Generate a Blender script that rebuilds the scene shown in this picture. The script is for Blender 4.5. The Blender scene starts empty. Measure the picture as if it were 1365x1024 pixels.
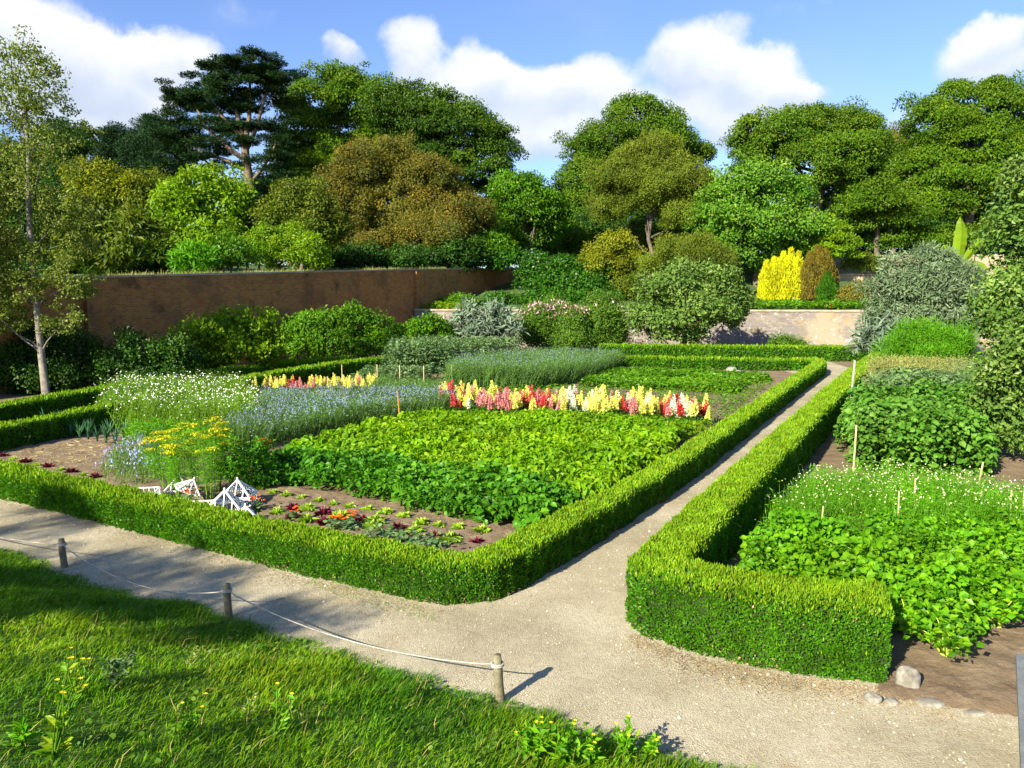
import bpy, math, numpy as np
from math import radians, sin, cos, pi
from mathutils import Vector

C = bpy.context.scene.collection
sc = bpy.context.scene
SEED = [1]
def rng():
    SEED[0] += 1
    return np.random.default_rng(SEED[0])
A = lambda *v: np.array(v, float)

# ------------------------------------------------------------ camera model
F, CX, CY, H, PITCH = 1020.0, 682.5, 512.0, 3.6, math.atan(117/1020)
def ray(u, v):
    x, y = (u-CX)/F, (CY-v)/F
    return A(x, cos(PITCH)+y*sin(PITCH), -sin(PITCH)+y*cos(PITCH))
def G(u, v, z=0.0):                      # point on the level z seen at a picture position
    d = ray(u, v); t = (z-H)/d[2]
    return A(d[0]*t, d[1]*t, z)
def P(u, v, Y):                          # point at a given depth
    d = ray(u, v); t = Y/d[1]
    return A(d[0]*t, Y, H+d[2]*t)

# ------------------------------------------------------------ numeric noise
def vnoise(p, f=1.0, seed=0):
    p = np.asarray(p, float)*f + seed*17.3
    i = np.floor(p).astype(np.int64); w = p-i; w = w*w*(3-2*w)
    out = 0
    for dx in (0, 1):
        for dy in (0, 1):
            for dz in (0, 1):
                h = (i[:, 0]+dx)*374761393 + (i[:, 1]+dy)*668265263 + (i[:, 2]+dz)*2147483647
                h = (h ^ (h >> 13))*1274126177 & 0xffffffff
                h = ((h ^ (h >> 16)) & 0xffff)/65535.0
                out = out + h*(w[:, 0] if dx else 1-w[:, 0])*(w[:, 1] if dy else 1-w[:, 1])*(w[:, 2] if dz else 1-w[:, 2])
    return out
def unit(a):
    return a/np.maximum(np.linalg.norm(a, axis=-1, keepdims=True), 1e-9)
def rdir(r, n):
    return unit(r.normal(size=(n, 3)))

# ------------------------------------------------------------ materials
MATS = {}
def newmat(name):
    m = bpy.data.materials.new(name); m.use_nodes = True
    nt = m.node_tree; nt.nodes.clear()
    out = nt.nodes.new('ShaderNodeOutputMaterial')
    MATS[name] = m
    return m, nt, out
def node(nt, typ, **kw):
    n = nt.nodes.new('ShaderNode'+typ)
    for k, v in kw.items(): setattr(n, k, v)
    return n
def ramp(nt, stops, fac):
    n = nt.nodes.new('ShaderNodeValToRGB')
    e = n.color_ramp.elements
    while len(e) < len(stops): e.new(.5)
    for i, (p, c) in enumerate(stops):
        e[i].position = p; e[i].color = (*c, 1)
    nt.links.new(fac, n.inputs[0])
    return n.outputs[0]
def noise(nt, vec, scale, detail=4, rough=.6):
    n = node(nt, 'TexNoise'); n.inputs['Scale'].default_value = scale
    n.inputs['Detail'].default_value = detail; n.inputs['Roughness'].default_value = rough
    if vec is not None: nt.links.new(vec, n.inputs['Vector'])
    return n.outputs['Fac']
def mixc(nt, fac, a, b, mode='MIX'):
    n = node(nt, 'Mix', data_type='RGBA', blend_type=mode)
    for s, v in ((n.inputs[0], fac), (n.inputs[6], a), (n.inputs[7], b)):
        if isinstance(v, (int, float)): s.default_value = v
        elif isinstance(v, tuple): s.default_value = (*v, 1)
        else: nt.links.new(v, s)
    return n.outputs[2]
def objco(nt):
    return node(nt, 'TexCoord').outputs['Object']
def geopos(nt):
    return node(nt, 'NewGeometry').outputs['Position']
def foliage(name, c1, c2, c3, trans=.3, rough=.45, nscale=.6, spec=.16):
    m, nt, out = newmat(name)
    at = node(nt, 'Attribute', attribute_name='rnd')
    col = ramp(nt, [(0, c1), (.5, c2), (1, c3)], at.outputs['Fac'])
    nz = noise(nt, geopos(nt), nscale, 2)
    hs = node(nt, 'HueSaturation')
    mr = node(nt, 'MapRange'); nt.links.new(nz, mr.inputs[0])
    mr.inputs[1].default_value = .3; mr.inputs[2].default_value = .7
    mr.inputs[3].default_value = .72; mr.inputs[4].default_value = 1.25
    nt.links.new(mr.outputs[0], hs.inputs['Value']); nt.links.new(col, hs.inputs['Color'])
    b = node(nt, 'BsdfPrincipled'); b.inputs['Roughness'].default_value = rough
    b.inputs['Specular IOR Level'].default_value = spec
    nt.links.new(hs.outputs[0], b.inputs['Base Color'])
    if trans > 0:
        t = node(nt, 'BsdfTranslucent')
        tc = mixc(nt, 1.0, hs.outputs[0], (1.5, 1.6, .55), 'MULTIPLY')
        nt.links.new(tc, t.inputs['Color'])
        mx = node(nt, 'MixShader'); mx.inputs[0].default_value = trans
        nt.links.new(b.outputs[0], mx.inputs[1]); nt.links.new(t.outputs[0], mx.inputs[2])
        nt.links.new(mx.outputs[0], out.inputs[0])
    else:
        nt.links.new(b.outputs[0], out.inputs[0])
    return m
def rough_mat(name, stops, scale=8, bump=.3, bscale=40, rough=.9, dist=.02, obj=True, spec=.3):
    m, nt, out = newmat(name)
    co = objco(nt) if obj else geopos(nt)
    n1 = noise(nt, co, scale, 6, .65)
    col = ramp(nt, stops, n1)
    b = node(nt, 'BsdfPrincipled'); b.inputs['Roughness'].default_value = rough
    b.inputs['Specular IOR Level'].default_value = spec
    nt.links.new(col, b.inputs['Base Color'])
    bp = node(nt, 'Bump'); bp.inputs['Strength'].default_value = bump; bp.inputs['Distance'].default_value = dist
    nt.links.new(noise(nt, co, bscale, 6, .7), bp.inputs['Height']); nt.links.new(bp.outputs[0], b.inputs['Normal'])
    nt.links.new(b.outputs[0], out.inputs[0])
    return m
def g(r, gg, b, s=1.0): return (r*s, gg*s, b*s)

# foliage palettes (leaf albedo; shade_leaf also carries shade in its colour)
foliage('box_leaf', (.034, .135, .006), (.085, .235, .008), (.240, .335, .010), .28, .4, 3)
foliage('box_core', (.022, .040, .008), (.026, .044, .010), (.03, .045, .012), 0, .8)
foliage('grass_blade', (.036, .140, .003), (.120, .265, .004), (.310, .370, .010), .35, .45, 1.4)
foliage('dry_grass', (.20, .15, .05), (.32, .25, .08), (.45, .36, .14), .2, .7)
foliage('beech_leaf', (.028, .085, .003), (.075, .155, .004), (.160, .230, .008), .25, .45, .15)
foliage('beech_dark_leaf', (.016, .052, .003), (.042, .100, .003), (.095, .155, .006), .2, .45, .15)
foliage('beech_olive_leaf', (.026, .075, .003), (.066, .138, .005), (.150, .210, .009), .22, .45, .15)
foliage('rust_leaf', (.060, .085, .012), (.130, .128, .014), (.260, .180, .016), .2, .5, .25)
foliage('cypress_leaf', (.008, .028, .006), (.015, .045, .009), (.032, .070, .012), .08, .6, .2)
foliage('pine_leaf', (.010, .035, .012), (.020, .055, .016), (.035, .080, .022), .08, .6, .2)
foliage('lime_leaf', (.070, .170, .004), (.150, .270, .006), (.260, .350, .010), .35, .4, .4)
foliage('yellow_green_leaf', (.080, .130, .008), (.180, .210, .008), (.300, .280, .012), .3, .45, .4)
foliage('olive_leaf', (.035, .075, .005), (.095, .140, .008), (.180, .200, .012), .25, .5, .4)
foliage('bright_leaf', (.030, .100, .004), (.075, .190, .006), (.135, .270, .010), .3, .4, .4)
foliage('fresh_leaf', (0.044, 0.143, 0.009), (0.110, 0.237, 0.017), (0.209, 0.330, 0.033), .3, .4, .4)
foliage('golden_conifer_leaf', (.050, .090, .006), (.112, .160, .010), (.200, .230, .018), .2, .55, .3)
foliage('gold_yew_leaf', (.300, .300, .006), (.470, .475, .008), (.620, .620, .014), .25, .5, 1)
foliage('brown_yew_leaf', (.070, .060, .008), (.135, .110, .012), (.200, .160, .018), .15, .6, 1)
foliage('grey_leaf', (.060, .105, .045), (.130, .190, .090), (.240, .300, .175), .2, .5, .6)
foliage('silver_leaf', (.085, .135, .080), (.160, .220, .140), (.250, .310, .220), .2, .5, .6)
foliage('apple_leaf', (0.042, 0.108, 0.014), (0.108, 0.192, 0.030), (0.228, 0.312, 0.072), .25, .4, .6)
foliage('birch_leaf', (.055, .095, .010), (.130, .175, .022), (.250, .275, .050), .25, .45, .4)
foliage('shade_leaf', (0.011, 0.044, 0.004), (0.028, 0.083, 0.007), (0.066, 0.132, 0.011), .2, .45, .6)  # dark leaf green, with shade by the brick wall put into the colour
foliage('ivy_leaf', (.010, .048, .003), (.027, .098, .005), (.065, .170, .008), .15, .35, .5)
foliage('squash_leaf', (.022, .085, .006), (.055, .165, .012), (.120, .250, .030), .2, .45, .8)
foliage('potato_leaf', (.030, .130, .006), (.070, .220, .010), (.130, .300, .016), .28, .38, 1.2)
foliage('bean_leaf', (.075, .195, .004), (.160, .320, .006), (.300, .430, .010), .4, .4, .8)
foliage('bean_grey_leaf', (.050, .120, .035), (.110, .190, .065), (.190, .270, .110), .25, .45, 1)
foliage('celery_leaf', (.045, .170, .004), (.100, .280, .006), (.200, .390, .010), .35, .38, 1)
foliage('herb_leaf', (.040, .110, .010), (.085, .180, .015), (.150, .250, .025), .3, .45, 1)
foliage('fine_stem', (.060, .150, .010), (.110, .230, .012), (.190, .300, .020), .3, .5, 1)
foliage('blue_stem', (.045, .110, .018), (.085, .180, .030), (.145, .240, .055), .25, .5, 1)
foliage('feather_leaf', (.050, .180, .006), (.100, .280, .008), (.160, .360, .012), .35, .5, 1)
foliage('leek_leaf', (.030, .110, .045), (.060, .170, .075), (.110, .230, .110), .2, .4, 1)
foliage('lettuce_green', (.180, .340, .020), (.320, .460, .040), (.480, .580, .090), .3, .4, 3)
foliage('lettuce_red', (.055, .008, .018), (.110, .012, .028), (.200, .030, .040), .2, .35, 3)
foliage('grain_leaf', (.120, .160, .030), (.220, .240, .060), (.360, .340, .110), .25, .6, 1)
foliage('white_petal', (.70, .70, .60), (.80, .80, .74), (.85, .85, .82), .15, .6, 1)
foliage('cream_petal', (.55, .52, .22), (.66, .63, .38), (.72, .70, .52), .15, .6, 1)
foliage('blue_petal', (.19, .23, .42), (.28, .33, .52), (.38, .43, .62), .15, .6, 1)
foliage('pink_petal', (.42, .20, .24), (.55, .32, .34), (.65, .45, .45), .15, .6, 1)
foliage('yellow_umbel', (.34, .36, .008), (.50, .48, .010), (.64, .58, .020), .2, .6, 1)
foliage('orange_petal', (.60, .07, .008), (.75, .12, .010), (.80, .20, .015), .15, .5, 1)
foliage('poppy_petal', (.50, .02, .010), (.62, .035, .015), (.70, .06, .02), .15, .5, 1)
foliage('yellow_petal', (.70, .55, .010), (.80, .65, .015), (.85, .75, .03), .15, .5, 1)
foliage('snap_red', (.52, .03, .04), (.68, .07, .08), (.74, .18, .18), .15, .5, 4)
foliage('snap_pink', (.55, .18, .20), (.70, .30, .30), (.80, .48, .44), .15, .5, 4)
foliage('snap_yellow', (.72, .68, .10), (.80, .77, .17), (.84, .82, .32), .15, .5, 4)
foliage('snap_white', (.68, .68, .50), (.78, .78, .66), (.82, .82, .76), .15, .5, 4)
foliage('snap_crimson', (.22, .006, .012), (.36, .010, .020), (.50, .020, .035), .15, .5, 4)
foliage('snap_leaf', (.025, .110, .006), (.050, .170, .008), (.095, .230, .012), .25, .45, 2)
foliage('straw_blade', (.40, .30, .10), (.55, .44, .18), (.68, .57, .28), .2, .7, 2)
foliage('litter_bit', (.16, .10, .045), (.30, .21, .10), (.45, .34, .18), 0, .9, 2)
foliage('pebble', (.26, .22, .16), (.44, .38, .28), (.60, .53, .41), 0, .9, 2)

BARK = rough_mat('bark', [(.3, (.07, .055, .04)), (.7, (.17, .14, .10))], 4, .6, 18)
BARKP = rough_mat('pale_bark', [(.3, (.08, .07, .055)), (.55, (.20, .18, .14)), (.75, (.31, .29, .24))], 5, .4, 25)
BARKR = rough_mat('cypress_bark', [(.3, (.07, .05, .03)), (.7, (.20, .15, .10))], 2, .6, 10)
WOOD = rough_mat('post_wood', [(.3, (.10, .085, .05)), (.55, (.19, .17, .10)), (.75, (.28, .25, .16))], 14, .5, 60)
CANE = rough_mat('cane', [(.3, (.38, .28, .13)), (.7, (.55, .43, .23))], 12, .2, 60)
PALEW = rough_mat('pale_wood', [(.3, (.24, .22, .17)), (.7, (.38, .35, .28))], 12, .2, 60)
ORANGEW = rough_mat('orange_wood', [(.3, (.55, .16, .02)), (.7, (.70, .24, .03))], 12, .2, 60)
DARKW = rough_mat('weathered_slat', [(.3, (.05, .045, .04)), (.7, (.12, .11, .09))], 12, .3, 60)
ROPE = rough_mat('rope_fibre', [(.3, (.34, .31, .25)), (.7, (.50, .47, .39))], 60, .5, 200)
WHITEP = rough_mat('white_paint', [(.3, (.70, .70, .66)), (.7, (.80, .80, .77))], 20, .1, 60, .45)
SLATE = rough_mat('slate_grey', [(.3, (.11, .12, .12)), (.7, (.20, .21, .20))], 9, .3, 60, .7)
STONE = rough_mat('field_stone', [(.3, (.11, .10, .075)), (.5, (.22, .205, .165)), (.7, (.36, .34, .285))], 9, .5, 30)
SOIL = None

def mat_soil():
    m, nt, out = newmat('soil')
    co = geopos(nt)
    col = ramp(nt, [(.25, (.105, .072, .040)), (.5, (.205, .148, .088)), (.75, (.30, .23, .145))], noise(nt, co, 2.2, 8, .7))
    col = mixc(nt, ramp(nt, [(.62, (0, 0, 0)), (.72, (1, 1, 1))], noise(nt, co, 55, 3)), col, (.30, .25, .18))
    b = node(nt, 'BsdfPrincipled'); b.inputs['Roughness'].default_value = .95; b.inputs['Specular IOR Level'].default_value = .15
    nt.links.new(col, b.inputs['Base Color'])
    bp = node(nt, 'Bump'); bp.inputs['Strength'].default_value = .9; bp.inputs['Distance'].default_value = .04
    nt.links.new(noise(nt, co, 16, 8, .75), bp.inputs['Height']); nt.links.new(bp.outputs[0], b.inputs['Normal'])
    nt.links.new(b.outputs[0], out.inputs[0]); return m
SOIL = mat_soil()
def mat_path():
    m, nt, out = newmat('path_gravel')
    co = geopos(nt)
    big = noise(nt, co, .7, 5, .6)
    col = ramp(nt, [(.3, (.285, .248, .155)), (.5, (.40, .352, .232)), (.7, (.49, .44, .31))], big)
    vo = node(nt, 'TexVoronoi'); vo.inputs['Scale'].default_value = 70; nt.links.new(co, vo.inputs['Vector'])
    bw = node(nt, 'RGBToBW'); nt.links.new(vo.outputs['Color'], bw.inputs[0])
    st = ramp(nt, [(.2, (.76, .74, .70)), (.55, (1, 1, 1)), (.8, (1.0, 1.0, 1.0)), (.95, (1.22, 1.22, 1.18))], bw.outputs[0])
    col = mixc(nt, 1.0, col, st, 'MULTIPLY')
    # worn brown patches with leaf dust
    br = ramp(nt, [(.56, (0, 0, 0)), (.70, (.7, .7, .7))], noise(nt, co, 1.3, 7, .7))
    col = mixc(nt, br, col, (.30, .225, .125))
    b = node(nt, 'BsdfPrincipled'); b.inputs['Roughness'].default_value = .95; b.inputs['Specular IOR Level'].default_value = .15
    nt.links.new(col, b.inputs['Base Color'])
    bp = node(nt, 'Bump'); bp.inputs['Strength'].default_value = .7; bp.inputs['Distance'].default_value = .012
    nt.links.new(vo.outputs['Distance'], bp.inputs['Height'])
    bp2 = node(nt, 'Bump'); bp2.inputs['Strength'].default_value = .5; bp2.inputs['Distance'].default_value = .03
    nt.links.new(noise(nt, co, 9, 6, .7), bp2.inputs['Height']); nt.links.new(bp.outputs[0], bp2.inputs['Normal'])
    nt.links.new(bp2.outputs[0], b.inputs['Normal'])
    nt.links.new(b.outputs[0], out.inputs[0]); return m
PATH = mat_path()
def mat_brick(name, c1, c2, mortar, patches, bw=.24, bh=.08):
    m, nt, out = newmat(name)
    co = objco(nt)
    sp = node(nt, 'SeparateXYZ'); nt.links.new(co, sp.inputs[0])
    cb = node(nt, 'CombineXYZ'); nt.links.new(sp.outputs[0], cb.inputs[0]); nt.links.new(sp.outputs[2], cb.inputs[1])
    br = node(nt, 'TexBrick'); nt.links.new(cb.outputs[0], br.inputs['Vector'])
    br.inputs['Color1'].default_value = (*c1, 1); br.inputs['Color2'].default_value = (*c2, 1); br.inputs['Mortar'].default_value = (*mortar, 1)
    br.inputs['Scale'].default_value = 1; br.inputs['Brick Width'].default_value = bw; br.inputs['Row Height'].default_value = bh
    br.inputs['Mortar Size'].default_value = .008; br.inputs['Bias'].default_value = 0.1
    col = br.outputs['Color']
    for i, (sc_, lo, hi, c, k) in enumerate(patches):
        n = noise(nt, co, sc_, 6, .65)
        f = ramp(nt, [(lo, (0, 0, 0)), (hi, (k, k, k))], n)
        col = mixc(nt, f, col, c)
    b = node(nt, 'BsdfPrincipled'); b.inputs['Roughness'].default_value = .9; b.inputs['Specular IOR Level'].default_value = .2
    nt.links.new(col, b.inputs['Base Color'])
    bp = node(nt, 'Bump'); bp.inputs['Strength'].default_value = .5; bp.inputs['Distance'].default_value = .02
    nt.links.new(noise(nt, co, 14, 6, .7), bp.inputs['Height']); nt.links.new(bp.outputs[0], b.inputs['Normal'])
    nt.links.new(b.outputs[0], out.inputs[0]); return m
BRICK = mat_brick('old_red_brick', (.26, .082, .012), (.42, .165, .032), (.28, .225, .12),
                  [(.5, .50, .62, (.12, .075, .035), .6), (1.1, .56, .66, (.06, .042, .022), .75), (.35, .55, .65, (.36, .12, .030), .6), (.9, .60, .68, (.16, .14, .07), .6), (2.6, .70, .74, (.50, .46, .38), .9)])
LICHEN = mat_brick('lichen_wall', (.15, .125, .105), (.25, .215, .18), (.21, .185, .15),
                   [(.30, .48, .58, (.36, .30, .19), .6), (.7, .56, .64, (.36, .25, .07), .7), (.5, .52, .60, (.17, .155, .15), .7), (2.6, .58, .64, (.44, .42, .36), .8), (1.4, .60, .68, (.10, .085, .07), .7)], .3, .11)
CREAM = mat_brick('cream_wall', (.30, .22, .145), (.38, .29, .195), (.26, .21, .14),
                  [(.5, .5, .62, (.40, .31, .19), .6), (1.3, .56, .66, (.19, .15, .10), .7)], .3, .1)
COPING = rough_mat('coping_stone', [(.3, (.22, .18, .12)), (.6, (.42, .36, .24)), (.75, (.55, .50, .36))], 2.5, .5, 20)
HILLM = rough_mat('hill_turf', [(.3, (.03, .06, .012)), (.6, (.06, .11, .02)), (.75, (.13, .11, .05))], .5, .6, 6, .95, .05)
BANKM = rough_mat('bank_turf', [(.3, (.04, .10, .006)), (.6, (.07, .15, .008)), (.75, (.14, .14, .03))], 3, .6, 30, .95, .03)
def mat_glass():
    m, nt, out = newmat('pane_glass')
    b = node(nt, 'BsdfPrincipled'); b.inputs['Base Color'].default_value = (.86, .92, .94, 1)
    b.inputs['Roughness'].default_value = .08; b.inputs['Transmission Weight'].default_value = 1; b.inputs['IOR'].default_value = 1.12
    nt.links.new(b.outputs[0], out.inputs[0]); return m
GLASS = mat_glass()
M = MATS

# ------------------------------------------------------------ mesh builder
class MB:
    def __init__(s): s.v = []; s.f = []; s.r = []; s.n = 0; s.sm = []; s.mi = []
    def add(s, V, T, rnd=.5, smooth=False, mi=0):
        V = np.asarray(V, float).reshape(-1, 3); T = np.asarray(T, int).reshape(-1, 3)
        s.v.append(V); s.f.append(T+s.n); s.n += len(V)
        s.r.append(np.broadcast_to(np.asarray(rnd, float), (len(T),)).copy())
        s.sm.append(np.full(len(T), smooth)); s.mi.append(np.full(len(T), mi))
        return s
    def leaf(s, p, d, n, L, W, rnd, fold=.25, droop=.0, mi=0):
        k = len(p)
        if k == 0: return s
        L = np.broadcast_to(np.asarray(L, float), (k,))[:, None]; W = np.broadcast_to(np.asarray(W, float), (k,))[:, None]
        d = unit(d); n = unit(n-(n*d).sum(1, keepdims=True)*d); sd = np.cross(n, d)
        mid = p+d*L*.45+n*(fold*W)
        V = np.stack([p, mid+sd*W*.5, p+d*L-n*(droop*L), mid-sd*W*.5], 1).reshape(-1, 3)
        b = np.arange(k)[:, None]*4
        T = np.concatenate([b+A(0, 1, 2).astype(int), b+A(0, 2, 3).astype(int)], 1).reshape(-1, 3)
        s.add(V, T, np.repeat(np.broadcast_to(np.asarray(rnd, float), (k,)), 2), mi=mi); return s
    def leaf6(s, p, d, n, L, W, rnd, fold=.25, droop=.12):
        k = len(p); L = np.broadcast_to(np.asarray(L, float), (k,))[:, None]; W = np.broadcast_to(np.asarray(W, float), (k,))[:, None]
        d = unit(d); n = unit(n-(n*d).sum(1, keepdims=True)*d); sd = np.cross(n, d)
        a = p+d*L*.28+n*(fold*W*.8); b = p+d*L*.66+n*(fold*W*.7-droop*L*.35); t = p+d*L-n*(droop*L); m = p+d*L*.5-n*(droop*L*.1)
        V = np.stack([p, a+sd*W*.46, b+sd*W*.42, t, b-sd*W*.42, a-sd*W*.46, m], 1).reshape(-1, 3)
        o = np.arange(k)[:, None]*7
        T = np.concatenate([o+A(6, i, (i+1) % 6).astype(int) for i in range(6)], 1).reshape(-1, 3)
        s.add(V, T, np.repeat(np.broadcast_to(np.asarray(rnd, float), (k,)), 6)); return s
    def blade(s, p, d, bend, L, W, rnd):   # grass blade: 3 triangles, bending towards bend
        k = len(p)
        L = np.broadcast_to(np.asarray(L, float), (k,))[:, None]; W = np.broadcast_to(np.asarray(W, float), (k,))[:, None]
        d = unit(d); sd = unit(np.cross(d, bend+1e-5))
        m = p+d*L*.55; t = p+d*L*.9+bend*L*.45
        V = np.stack([p-sd*W*.5, p+sd*W*.5, m+sd*W*.4, m-sd*W*.4, t], 1).reshape(-1, 3)
        b = np.arange(k)[:, None]*5
        T = np.concatenate([b+A(0, 1, 2).astype(int), b+A(0, 2, 3).astype(int), b+A(3, 2, 4).astype(int)], 1).reshape(-1, 3)
        s.add(V, T, np.repeat(np.broadcast_to(np.asarray(rnd, float), (k,)), 3)); return s
    def disc(s, p, n, R, rnd, sides=5):
        k = len(p); r = rng(); n = unit(n)
        a = unit(np.cross(n, rdir(r, k))); b = np.cross(n, a)
        R = np.broadcast_to(np.asarray(R, float), (k,))[:, None]
        vs = []
        for i in range(sides):
            t = 2*pi*i/sides; vs.append(p+(a*cos(t)+b*sin(t))*R)
        V = np.stack(vs, 1).reshape(-1, 3); base = np.arange(k)[:, None]*sides
        T = np.concatenate([base+A(0, i, i+1).astype(int) for i in range(1, sides-1)], 1).reshape(-1, 3)
        s.add(V, T, np.repeat(np.broadcast_to(np.asarray(rnd, float), (k,)), sides-2)); return s
    def tube(s, pts, rad, sides=7, cap=True, rnd=.5, smooth=True):
        pts = np.asarray(pts, float); k = len(pts); rad = np.broadcast_to(np.asarray(rad, float), (k,))
        tg = unit(np.gradient(pts, axis=0)); ref = A(0, 0, 1) if abs(tg[0][2]) < .9 else A(1, 0, 0)
        V = []
        for i in range(k):
            a = np.cross(tg[i], ref); a /= max(np.linalg.norm(a), 1e-9); b = np.cross(tg[i], a)
            for j in range(sides):
                t = 2*pi*j/sides; V.append(pts[i]+(a*cos(t)+b*sin(t))*rad[i])
        T = []
        for i in range(k-1):
            for j in range(sides):
                a0 = i*sides+j; a1 = i*sides+(j+1) % sides; T += [(a0, a1, a1+sides), (a0, a1+sides, a0+sides)]
        if cap:
            for e in (0, k-1):
                for j in range(1, sides-1): T.append((e*sides, e*sides+j, e*sides+j+1))
        s.add(V, T, rnd, smooth); return s
    def box(s, c, size, rot=0.0, tilt=None):
        c = A(*c); sx, sy, sz = [q/2 for q in size]
        V = A(*[(x, y, z) for x in (-sx, sx) for y in (-sy, sy) for z in (-sz, sz)]).reshape(-1, 3)
        R = A((cos(rot), -sin(rot), 0), (sin(rot), cos(rot), 0), (0, 0, 1)).reshape(3, 3)
        if tilt is not None: R = R @ tilt
        Q = [(0, 1, 3, 2), (4, 6, 7, 5), (0, 4, 5, 1), (2, 3, 7, 6), (0, 2, 6, 4), (1, 5, 7, 3)]
        T = [t for q in Q for t in ((q[0], q[1], q[2]), (q[0], q[2], q[3]))]
        s.add(V @ R.T+c, T); return s
    def bar(s, a, b, w, h=None):            # square bar between two points
        a = A(*a); b = A(*b); h = h or w; d = (b-a)/np.linalg.norm(b-a)
        ref = A(0, 0, 1) if abs(d[2]) < .95 else A(1, 0, 0)
        x = np.cross(d, ref); x /= np.linalg.norm(x); y = np.cross(x, d)
        V = [e+x*i*w/2+y*j*h/2 for e in (a, b) for i, j in ((-1, -1), (1, -1), (1, 1), (-1, 1))]
        Q = [(0, 1, 2, 3), (7, 6, 5, 4), (0, 4, 5, 1), (1, 5, 6, 2), (2, 6, 7, 3), (3, 7, 4, 0)]
        s.add(V, [t for q in Q for t in ((q[0], q[1], q[2]), (q[0], q[2], q[3]))]); return s
    def merge(s, o, mi=0):
        s.v += o.v; s.f += [f+s.n for f in o.f]; s.r += o.r; s.sm += o.sm; s.mi += [m*0+mi for m in o.mi]; s.n += o.n
        return s
    def build(s, name, mat, parent=None, origin=None):
        V = np.concatenate(s.v); T = np.concatenate(s.f); R = np.concatenate(s.r)
        assert T.max() < len(V) and T.min() >= 0, name
        o = A(0, 0, 0) if origin is None else A(*origin)
        me = bpy.data.meshes.new(name)
        me.vertices.add(len(V)); me.vertices.foreach_set('co', (V-o).astype(np.float32).ravel())
        me.loops.add(len(T)*3); me.loops.foreach_set('vertex_index', T.astype(np.int32).ravel())
        me.polygons.add(len(T)); me.polygons.foreach_set('loop_start', np.arange(0, len(T)*3, 3, dtype=np.int32))
        me.polygons.foreach_set('use_smooth', np.concatenate(s.sm))
        me.polygons.foreach_set('material_index', np.concatenate(s.mi).astype(np.int32))
        at = me.attributes.new('rnd', 'FLOAT', 'FACE'); at.data.foreach_set('value', np.clip(R, 0, 1).astype(np.float32))
        for m in (mat if isinstance(mat, (list, tuple)) else [mat]): me.materials.append(m)
        me.update(calc_edges=True)
        ob = bpy.data.objects.new(name, me); C.objects.link(ob)
        if parent is not None: ob.parent = parent
        else: ob.location = tuple(o)
        return ob

def tag(o, label=None, cat=None, group=None, kind=None):
    if label: o['label'] = label
    if cat: o['category'] = cat
    if group: o['group'] = group
    if kind: o['kind'] = kind
    return o
def thing(name, label, cat, loc, group=None):
    o = bpy.data.objects.new(name, None); C.objects.link(o); o.location = tuple(float(x) for x in loc); o.empty_display_size = .2
    return tag(o, label, cat, group)
def dup(root, loc, rz=0, s=1.0, label=None, group=None):
    r = root.copy(); C.objects.link(r); r.location = tuple(float(x) for x in loc); r.rotation_euler = (0, 0, rz); r.scale = (s, s, s)
    if label: r['label'] = label
    if group: r['group'] = group
    for ch in root.children:
        c = ch.copy(); C.objects.link(c); c.parent = r
        for gch in ch.children:
            d = gch.copy(); C.objects.link(d); d.parent = c
    return r

# ------------------------------------------------------------ polygons
def in_poly(x, y, poly):
    ins = np.zeros(len(x), bool); n = len(poly)
    for i in range(n):
        x0, y0 = poly[i][:2]; x1, y1 = poly[(i+1) % n][:2]
        c = ((y0 > y) != (y1 > y)) & (x < (x1-x0)*(y-y0)/(y1-y0+1e-12)+x0)
        ins ^= c
    return ins
def edge_dist(x, y, poly):
    d = np.full(len(x), 1e9); n = len(poly)
    for i in range(n):
        a = A(*poly[i][:2]); b = A(*poly[(i+1) % n][:2]); ab = b-a
        t = np.clip(((x-a[0])*ab[0]+(y-a[1])*ab[1])/(ab@ab+1e-12), 0, 1)
        d = np.minimum(d, np.hypot(x-a[0]-t*ab[0], y-a[1]-t*ab[1]))
    return d
def gp(px): return [G(q[0], q[1], q[2] if len(q) > 2 else 0) for q in px]
def sample_poly(r, poly, n):
    P_ = np.array([q[:2] for q in poly]); lo, hi = P_.min(0), P_.max(0); X = np.zeros((0, 2))
    while len(X) < n:
        c = r.uniform(lo, hi, (max(n, 256), 2)); X = np.concatenate([X, c[in_poly(c[:, 0], c[:, 1], poly)]])
    return X[:n]
def area(poly):
    x = [q[0] for q in poly]; y = [q[1] for q in poly]; n = len(poly)
    return abs(sum(x[i]*y[(i+1) % n]-x[(i+1) % n]*y[i] for i in range(n)))/2

# ============================================================ GROUND, PATH, BANK, HILL
def grid_mesh(nx, ny, fn, name, mat, kind='structure', smooth=True):
    U, V_ = np.meshgrid(np.linspace(0, 1, nx), np.linspace(0, 1, ny), indexing='ij')
    Pn = fn(U.ravel(), V_.ravel())
    i, j = np.meshgrid(np.arange(nx-1), np.arange(ny-1), indexing='ij'); a = (i*ny+j).ravel()
    T = np.concatenate([np.stack([a, a+ny, a+ny+1], 1), np.stack([a, a+ny+1, a+1], 1)])
    b = MB(); b.add(Pn, T, .5, smooth)
    o = b.build(name, mat); o['kind'] = kind
    return o
def ground_fn(u, v):
    x = -300+600*u; y = -60+660*v
    return np.stack([x, y, np.zeros_like(x)], 1)
tag(grid_mesh(60, 60, ground_fn, 'ground', SOIL), 'brown tilled garden soil under the beds', 'ground')

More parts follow.
